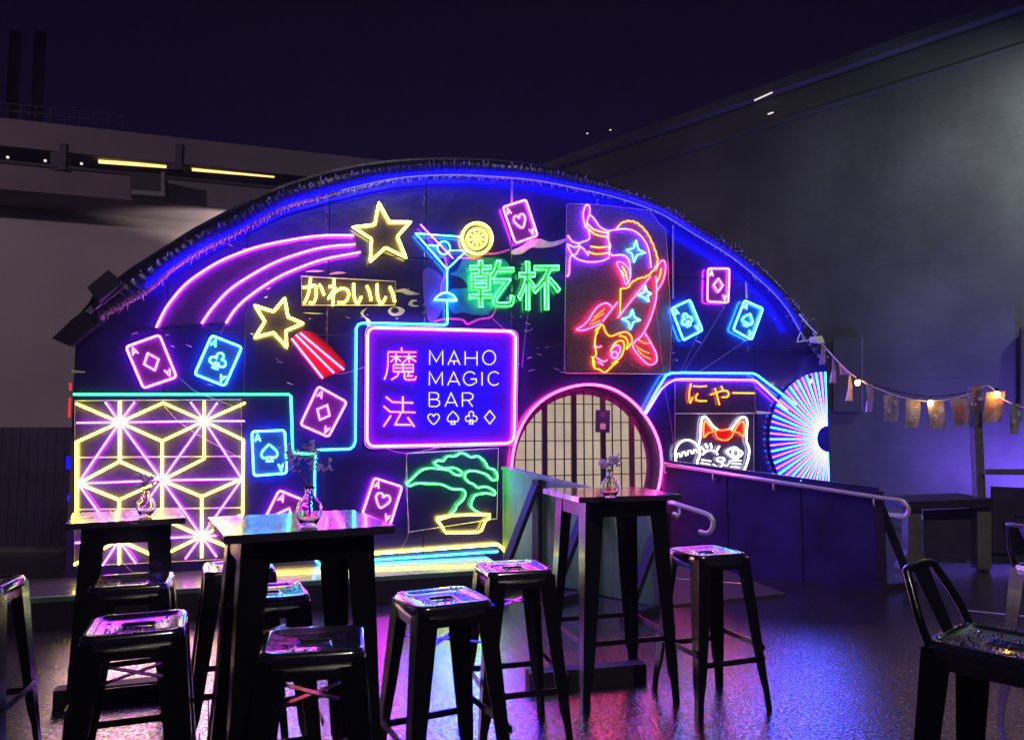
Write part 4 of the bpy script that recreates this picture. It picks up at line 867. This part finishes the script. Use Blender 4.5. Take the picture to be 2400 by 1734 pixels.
p = at_z(1432, 1617, 0); bar_table(Vector((p.x, p.y, 0)), R(16), 'tall bar table with wooden top in front of the ramp, nearest the door')
tr = Vector((p.x, p.y, 0))
p = at_z(697, 1221, 1.05); bar_table(Vector((p.x, p.y, 0)), R(27), 'tall bar table in the centre left with coloured reflections on its top'); tcn = Vector((p.x, p.y, 0))
p = at_z(299, 1207, 0.97); bar_table(Vector((p.x, p.y, 0)), R(27), 'tall bar table at the left in front of the lattice pattern', H=0.97, half=0.245); tl = Vector((p.x, p.y, 0))
for a, b, lab in ((at_z(1236, 1612, 0), at_z(1508, 1588, 0), 'dark timber block under the feet of the right bar table'), (at_z(128, 1655, 0), at_z(420, 1625, 0), 'dark timber block under the feet of the left bar table')):
    bm = bmesh.new(); beam(bm, a + UP * .045, b + UP * .045, 0.09, 0.088); tag(obj('timber_block', bm, M['timber']), lab, 'timber block')

# vases
def vase(px, py, h, lab, spread, seed, sc_=1.0):
    p = at_z(px, py, h); t = thing('bud_vase', lab, 'vase', p, 0, 'glass bud vases on the tables'); rnd = random.Random(seed)
    prof_ = [(0.0, 0.0), (0.026, 0.0), (0.03, 0.006), (0.042, 0.03), (0.046, 0.052), (0.041, 0.075), (0.026, 0.094), (0.017, 0.105), (0.016, 0.125), (0.02, 0.135)]
    inn_ = [(0.018, 0.135), (0.0145, 0.124), (0.0150, 0.106), (0.024, 0.092), (0.0385, 0.074), (0.0435, 0.052), (0.0395, 0.031), (0.027, 0.010), (0.0, 0.009)]
    bm = bmesh.new(); rg = []
    for r_, z_ in prof_ + inn_: rg.append([bm.verts.new((max(r_, .0004) * sc_ * math.cos(2 * math.pi * k / 20), max(r_, .0004) * sc_ * math.sin(2 * math.pi * k / 20), z_ * sc_ + .001)) for k in range(20)])
    for a, b in zip(rg, rg[1:]):
        for i in range(20): bm.faces.new((a[i], a[(i + 1) % 20], b[(i + 1) % 20], b[i]))
    part('bottle', mesh_of(bm, 'bottle', M['glass'], True), t)
    for s in range(7):
        a = rnd.uniform(0, 6.28); L = rnd.uniform(0.5, 1.0) * spread; tip = Vector((math.cos(a) * L * .75, math.sin(a) * L * .5, 0.13 + rnd.uniform(.35, 1.0) * spread)); 
        q = [Vector((0, 0, 0.02)), Vector((0, 0, .12)) * 1, tip * 0.6 + Vector((0, 0, .06)), tip]
        bm = bmesh.new(); tube(bm, [Vector(x) for x in catmull([tuple(x * sc_) for x in q], k=4)], 0.0010, 4); st_ = part('stem', mesh_of(bm, 'stem', M['stem']), t)
        bm = bmesh.new()
        for k in range(12):
            c = (tip.lerp(q[2], rnd.uniform(0, .75)) + Vector((rnd.uniform(-.02, .02), rnd.uniform(-.02, .02), rnd.uniform(-.015, .015)))) * sc_
            for _ in range(3):
                n_ = Vector((rnd.uniform(-1, 1), rnd.uniform(-1, 1), rnd.uniform(-1, 1))).normalized(); u_ = n_.orthogonal().normalized() * 0.0075; w_ = n_.cross(u_).normalized() * 0.0055; o_ = c + u_ * rnd.uniform(-1, 1)
                bm.faces.new([bm.verts.new(x) for x in (o_ - u_, o_ + w_, o_ + u_ * 1.2, o_ - w_)])
        b_ = mesh_of(bm, 'blossom', M['bud']); bo = bpy.data.objects.new('blossom', b_); C.objects.link(bo); bo.parent = st_
vase(724, 1231, 1.052, 'round glass vase with dried blossom on the centre table', 0.16, 3, 1.0)
vase(341, 1209, 0.972, 'round glass vase with short stems on the left table', 0.09, 5, 0.95)
vase(1430, 1166, 1.052, 'round glass vase with short stems on the right table', 0.075, 9, 1.0)

# ---------------------------------------------------------------- left: concrete block and dark fence
Q0 = at_depth(450, 1000, 14.0)
def lb(px, py, off=0.0): return on_plane(px, py, Q0 + N * off, N)
def lev(y0, x0, y1, x1, x):  return y0 + (y1 - y0) * (x - x0) / (x1 - x0)
wl = lb(655, 600, 0.55); wl.z = 4.4; spot('hidden_wedge_spot', wl, wl - D * 0.63 + UP * 0.77 - N * 0.30, 340, (1.0, 0.84, 0.76), 72, 0.12)  # added hidden spot; its cone edge draws the bright wedge on the wall
blk = thing('concrete_block', 'long pale concrete building with overhanging bands at the left', 'building', Vector((Q0.x, Q0.y, 0)))
def band(name, top, bot, off, th, m, xa=-260, xb=1150):
    """band between two image lines at a given distance in front of the wall"""
    zt = 0.5 * (lb(0, top, off).z + lb(0, top, off).z); zb = lb(0, bot, off).z
    a = lb(xa, 500, off); b = lb(xb, 500, off); a.z = b.z = zb
    bm = bmesh.new(); prism(bm, [a, b, b + UP * (zt - zb), a + UP * (zt - zb)], -N * th); return obj(name, bm, m, blk)
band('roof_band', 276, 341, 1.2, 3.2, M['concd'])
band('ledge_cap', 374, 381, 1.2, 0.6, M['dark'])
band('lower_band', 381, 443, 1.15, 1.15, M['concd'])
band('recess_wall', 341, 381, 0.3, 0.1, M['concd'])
band('lower_wall', 443, 1302, 0.0, 0.3, M['conc'])
for a, b, lab in (((231, 379), (399, 391), 1), ((450, 397), (643, 413), 2)):
    pa, pb = lb(*a, 1.0), lb(*b, 1.0); bm = bmesh.new(); beam(bm, pa, pb, 0.05, 0.05, N); obj('strip_lamp', bm, NEON['strip'], blk)
for x, y in ((18, 369), (106, 377), (191, 384)):
    bm = bmesh.new(); bmesh.ops.create_icosphere(bm, subdivisions=1, radius=0.025, matrix=Matrix.Translation(lb(x, y, 1.22))); obj('spot_lamp', bm, NEON['tiny'], blk)
for x in (145, 415):
    a = lb(x, 356, 1.1); bm = bmesh.new(); box(bm, -0.13, 0.13, -0.1, 0.1, -0.35, 0.1, Matrix.Translation(a)); obj('column', bm, M['dark'], blk)
t = thing('vent_unit', 'grey louvred box fixed to the lower concrete band', 'vent box', lb(345, 430, 1.2))
bm = bmesh.new(); prism(bm, [lb(*p, 1.66) for p in ((305, 402), (386, 408), (386, 463), (305, 458))], -N * 0.5); obj('case', bm, M['dark'], t)
bm = bmesh.new(); prism(bm, [lb(*p, 1.67) for p in ((308, 446), (378, 451), (378, 461), (308, 456))], N * 0.03); obj('lower_trim', bm, M['metalgrey'], t)
bm = bmesh.new(); prism(bm, [lb(*p, 1.67) for p in ((378, 404), (386, 405), (386, 462), (378, 461))], N * 0.03); obj('side_trim', bm, M['metalgrey'], t)
t = thing('roof_railing', 'thin metal railing along the roof of the concrete building', 'railing', lb(100, 262, 1.0))
for x in range(-120, 290, 34):
    g = lb(x, lev(276, 0, 305, 290, x), 0.9); bm = bmesh.new(); tube(bm, [g, g + UP * 0.26], 0.010, 4); obj('post', bm, M['dark'], t)
for dz in (0.26, 0.14):
    bm = bmesh.new(); tube(bm, [lb(-120, lev(276, 0, 305, 290, -120), 0.9) + UP * dz, lb(285, 305, 0.9) + UP * dz], 0.009, 4); obj('rail', bm, M['dark'], t)
for x, lab in ((27, 'left one of two tall flue pipes behind the concrete roof'), (86, 'right one of two tall flue pipes behind the concrete roof')):
    a = on_plane(x, 265, Q0 - N * 6, N); bm = bmesh.new(); tube(bm, [a - UP * 2, a + UP * 2.1], 0.13, 14); tag(obj('flue_pipe', bm, M['dark'], None, True), lab, 'flue pipe', 'flue pipes behind the roof')
# fence
fn = thing('yard_fence', 'low dark boarded fence at the far left below the concrete wall', 'fence', at_depth(60, 1200, 8.5))
x = -160
while x < 175:
    a = at_depth(x, 1001, 8.6); b = at_depth(x + 21, 1001, 8.6); bm = bmesh.new(); box(bm, a.x, b.x - .006, 8.6, 8.63 + random.uniform(0, .008), 0.002, a.z); obj('board', bm, M['lowwall'], fn); x += 21
bm = bmesh.new(); a = at_depth(-160, 1290, 8.5); b = at_depth(148, 1290, 8.5); box(bm, a.x, b.x, 8.50, 8.59, a.z - .04, a.z + .03); obj('rail', bm, M['timber2'], fn)

# ---------------------------------------------------------------- right: tall clad wall
W0 = Vector((5.03, 11.0, 0)); WD = Vector((-0.688, 0.726, 0)).normalized(); WN = Vector((-WD.y, WD.x, 0)) 
if WN.dot(Vector((0, -1, 0))) < 0: WN = -WN
def rw(px, py, off=0): return on_plane(px, py, W0 + WN * off, WN)
big = thing('clad_building', 'tall dark clad building at the right fading into mist', 'building', W0)
bm = bmesh.new(); rows_ = 46; Hh = 6.75
for k in range(rows_):
    z0 = Hh * k / rows_; z1 = Hh * (k + 1) / rows_
    a = W0 - WD * 9; b = W0 + WD * 16
    hexa(bm, [a + UP * z0 + WN * 0.0014, b + UP * z0 + WN * 0.0014, b + UP * z0 - WN * 0.05, a + UP * z0 - WN * 0.05, a + UP * (z1 - .001) + WN * 0.001, b + UP * (z1 - .001) + WN * 0.001, b + UP * (z1 - .001) - WN * 0.05, a + UP * (z1 - .001) - WN * 0.05])
stuff(obj('cladding_board', bm, M['clad'], big))
bm = bmesh.new(); beam(bm, W0 - WD * 9 + UP * (Hh + .1) + WN * .05, W0 + WD * 16 + UP * (Hh + .1) + WN * .05, 0.25, 0.16); obj('roof_coping', bm, M['clad'], big)
bm = bmesh.new(); beam(bm, W0 - WD * 9 + UP * (Hh - .45) + WN * .04, W0 + WD * 16 + UP * (Hh - .45) + WN * .04, 0.05, 0.05); obj('trim_rail', bm, M['clad'], big)
bm = bmesh.new(); a, b = rw(1990, 1225, .06), rw(2460, 1262, .06); a.z = b.z = 0.17; beam(bm, a, b, 0.05, 0.05); tag(obj('reflection_rail', bm, M['white']), 'white rail standing in for light reflected along the foot of the clad wall', 'rail')  # added in place of light reflected on the wall's bottom edge
bm = bmesh.new(); a, b = at_z(2180, 1312, 0), at_z(2480, 1318, 0); beam(bm, a + UP * .02, b + UP * .02, .06, .04); tag(obj('kerb_edge', bm, M['timber2']), 'low kerb on the ground in front of the white rail', 'kerb')
bm = bmesh.new(); a, b = rw(2398, 770, .07), rw(2398, 985, .07); tube(bm, [a, b], 0.04, 8); tag(obj('drain_pipe', bm, M['dark']), 'dark pipe on the clad wall at the right edge', 'pipe')
bm = bmesh.new(); P = [rw(x, y, 0.02) for x, y in ((1955, 793), (2022, 793), (2022, 965), (1955, 965))]; prism(bm, P, WN * 0.03); tag(obj('wall_shutter', bm, M['clad']), 'dim brown shutter on the clad wall behind the bunting', 'shutter')
for x, y, x2, y2, lab in ((1768, 236, 1810, 217, 'thin bright light strip on the distant roof edge'), (1800, 268, 1812, 264, 'tiny light below the roof edge strip'), (1375, 313, 1378, 313, 'tiny distant light, left one above the arch'), (1429, 305, 1432, 305, 'tiny distant light, right one above the arch')):
    bm = bmesh.new(); a, b = rw(x, y, .2), rw(x2, y2, .2); tube(bm, [a, b], 0.012, 5); o = obj('distant_lamp', bm, NEON['tiny']); tag(o, lab, 'lamp', 'far lamps in the dark')

# timber counter, post
def slab(pts, Y, th, name, m, parent):
    bm = bmesh.new(); prism(bm, [at_depth(x, y, Y) for x, y in pts], Vector((0, th, 0))); return obj(name, bm, m, parent)
t = thing('timber_counter', 'rough timber counter frame standing at the right before the clad wall', 'counter', at_z(2220, 1330, 0))
slab([(2128, 1176), (2160, 1176), (2160, 1290), (2182, 1333), (2108, 1333), (2128, 1290)], 7.36, .12, 'leg', M['timber2'], t)
slab([(2290, 1172), (2324, 1172), (2324, 1333), (2292, 1333)], 7.36, .12, 'leg', M['timber2'], t)
slab([(2120, 1176), (2330, 1168), (2330, 1188), (2120, 1194)], 7.30, .60, 'top_rail', M['timber'], t)
slab([(2165, 1196), (2290, 1190), (2290, 1312), (2165, 1312)], 7.46, .02, 'back_sheet', M['lowwall'], t)
slab([(2310, 1100), (2470, 1100), (2470, 1114), (2310, 1112)], 7.42, .1, 'upper_rail', M['timber2'], t)
slab([(2326, 1140), (2480, 1146), (2480, 1310), (2326, 1310)], 7.5, .03, 'front_sheet', M['lowwall'], t)
bm = bmesh.new(); a = at_depth(2313, 1333, 7.45); b = at_depth(2313, 905, 7.45); beam(bm, Vector((a.x, 7.52, 0.002)), Vector((a.x, 7.52, b.z)), 0.085, 0.085, Vector((0, 1, 0))); tag(obj('timber_post', bm, M['timber2']), 'tall timber post holding up the bunting', 'post')
# stool fragments at right edge
t = lowback(2520, 1330, 10, 'low back black metal stool cut off at the right edge')
p = at_z(2372, 1340, 0)
t = thing('wire_chair', 'thin framed metal chair at the right edge by the counter', 'chair', at_z(2395, 1340, 0))
for s in ([(2378, 1210), (2376, 1300), (2371, 1348)], [(2378, 1210), (2430, 1212), (2440, 1350)], [(2388, 1285), (2430, 1286)]):
    bm = bmesh.new(); tube(bm, [at_depth(x, y, 7.0) for x, y in s], 0.011, 6); obj('frame_tube', bm, M['black'], t)
bm = bmesh.new(); box(bm, -.2, .2, -.2, .2, .44, .46, Matrix.Translation(at_z(2420, 1345, 0) + Vector((0.1, 0.1, 0)))); obj('seat', bm, M['black'], t)

# ---------------------------------------------------------------- bunting
BP = [(1905, 780, 8.2), (1950, 832, 8.1), (1985, 868, 8.0), (2020, 893, 7.9), (2060, 912, 7.8), (2110, 930, 7.7), (2150, 938, 7.65), (2185, 940, 7.6), (2230, 935, 7.55), (2275, 922, 7.5), (2316, 904, 7.46), (2350, 935, 7.3), (2400, 955, 7.1), (2480, 965, 6.9)]
t = tag(obj('cord_line', (lambda b: (tube(b, [at_depth(*p) for p in catmull(BP, k=4)], 0.006, 5), b)[1])(bmesh.new()), M['cord']), 'pale cord strung from the arch to the timber post carrying flags', 'cord')
bm = bmesh.new(); tube(bm, [at_depth(x, y - 12 * math.sin(math.pi * min(1, max(0, (x - 2000) / 316))), Y) for x, y, Y in catmull(BP[3:11], k=4)], 0.005, 5); tag(obj('light_cord', bm, M['black']), 'thin dark festoon cable above the bunting cord', 'cord')
def flag(x, y, Y, w_, h_, yaw, tilt, m, lab, pr=None, tri=False):
    p = at_depth(x, y, Y); t = thing('bunting_flag', lab, 'flag', p, R(yaw), 'flags on the bunting cord'); sx = Y / F
    W, H_ = w_ * sx, h_ * sx; bm = bmesh.new(); nx, nz = 6, 8; V = []
    for j in range(nz + 1):
        for i in range(nx + 1):
            u_ = i / nx - .5; k = j / nz; ww = W * ((1 - 0.75 * (1 - k)) if tri else 1)
            V.append(bm.verts.new((u_ * ww + math.sin(R(tilt)) * k * H_ + .0, 0.018 * math.sin(u_ * 7 + k * 3) * (0.3 + k), -k * H_ * math.cos(R(tilt)) - 0.1 * W * u_ * math.sin(R(tilt)))))
    for j in range(nz):
        for i in range(nx): a = j * (nx + 1) + i; bm.faces.new((V[a], V[a + 1], V[a + nx + 2], V[a + nx + 1]))
    part('cloth', mesh_of(bm, 'cloth', M[m], True), t)
    if pr:
        bm = bmesh.new()
        def mark(P):
            tube(bm, [Vector((q[0] * W + math.sin(R(tilt)) * q[1] * H_, -0.03, -q[1] * H_)) for q in P], 0.0035, 4)
        if pr[0] == 'kanji':
            for oy in (0.27, 0.55):
                for P in ([(-.2, 0), (.2, 0)], [(0, -.05), (0, .1)], [(-.2, .1), (.2, .1)], [(-.22, .02), (-.25, .2)], [(-.15, .05), (-.15, .2)], [(.0, .1), (-.1, .2), (.2, .2)], [(.1, .03), (.18, .2)]): mark([(a, oy + b) for a, b in P])
        else:
            for s_, cx_, cy_ in ((pr[0], -.2, .6), (pr[0], .22, .32)): P = [(cx_ + (a - .5) * .28, cy_ + (b - .5) * .17) for a, b in SUIT[s_]]; mark(P + [P[0]])
        part('print', mesh_of(bm, 'print', M[pr[1]]), t)
flag(1928, 800, 8.15, 20, 55, 30, -6, 'flagv', 'narrow violet flag nearest the arch', None, True)
flag(1953, 838, 8.1, 22, 60, 30, -6, 'flagv', 'bright violet flag hanging over the fan edge', None, True)
flag(1968, 850, 8.05, 26, 30, 10, 20, 'flagv', 'short folded violet flag before the first bulb', None, True)
flag(1992, 878, 8.0, 28, 62, 35, -8, 'flagr', 'flag folded beside the first warm bulb', None, True)
flag(2038, 900, 7.85, 26, 66, 35, -8, 'flagv', 'violet flag with magenta print right of the first bulb', ('spade', 'pred'))
flag(2088, 925, 7.73, 36, 62, 5, -3, 'flag', 'grey flag with two outlined suit marks', ('diamond', 'pwhite'))
flag(2140, 936, 7.66, 36, 66, 5, -7, 'flag', 'grey flag with white Japanese characters', ('kanji', 'pwhite'))
flag(2192, 939, 7.6, 38, 66, 0, 2, 'flag', 'creased grey flag under the middle bulb', ('heart', 'pwhite'))
flag(2246, 933, 7.53, 38, 66, -5, 5, 'flag', 'grey flag with red Japanese characters', ('kanji', 'pred'))
flag(2286, 920, 7.5, 34, 45, -25, 4, 'flag', 'short grey flag just left of the timber post', ('club', 'pwhite'))
flag(2334, 918, 7.36, 40, 72, -15, -10, 'flagr', 'orange lit flag hanging at the timber post', ('heart', 'pred'))
flag(2378, 946, 7.15, 34, 72, 20, -10, 'flag', 'mauve flag at the right edge', ('diamond', 'pwhite'))
for x, y, Y, lab in ((2010, 897, 7.85, 'warm glowing bulb between the violet and magenta printed flags'), (2181, 944, 7.55, 'warm glowing bulb in the middle of the bunting'), (2337, 924, 7.3, 'warm glowing bulb beside the timber post'), (1900, 893, 7.9, 'dim warm bulb in front of the fan')):
    t = thing('festoon_bulb', lab, 'bulb', at_depth(x, y, Y), 0, 'warm bulbs on the bunting')
    bm = bmesh.new(); bmesh.ops.create_uvsphere(bm, u_segments=12, v_segments=8, radius=0.026 if x > 1950 else .012, matrix=Matrix.Scale(1.25, 4, UP)); part('glass', mesh_of(bm, 'glass', NEON['bulb'], True), t)
    bm = bmesh.new(); bmesh.ops.create_cone(bm, cap_ends=True, segments=10, radius1=0.016, radius2=0.013, depth=0.035, matrix=Matrix.Translation((0, 0, .045))); part('socket', mesh_of(bm, 'socket', M['black']), t)

# ---------------------------------------------------------------- damp night air
hm = bpy.data.materials.new('night_mist'); hm.use_nodes = True; t_ = hm.node_tree; t_.nodes.remove(t_.nodes['Principled BSDF'])
pv = t_.nodes.new('ShaderNodeVolumePrincipled'); pv.inputs['Density'].default_value = 0.0022; pv.inputs['Color'].default_value = (0.9, 0.9, 0.95, 1); pv.inputs['Anisotropy'].default_value = 0.2
t_.links.new(pv.outputs[0], t_.nodes['Material Output'].inputs['Volume'])
bm = bmesh.new(); box(bm, -89.5, 89.5, -39.5, 119.5, -1.0, 9.0); stuff(obj('haze', bm, hm))
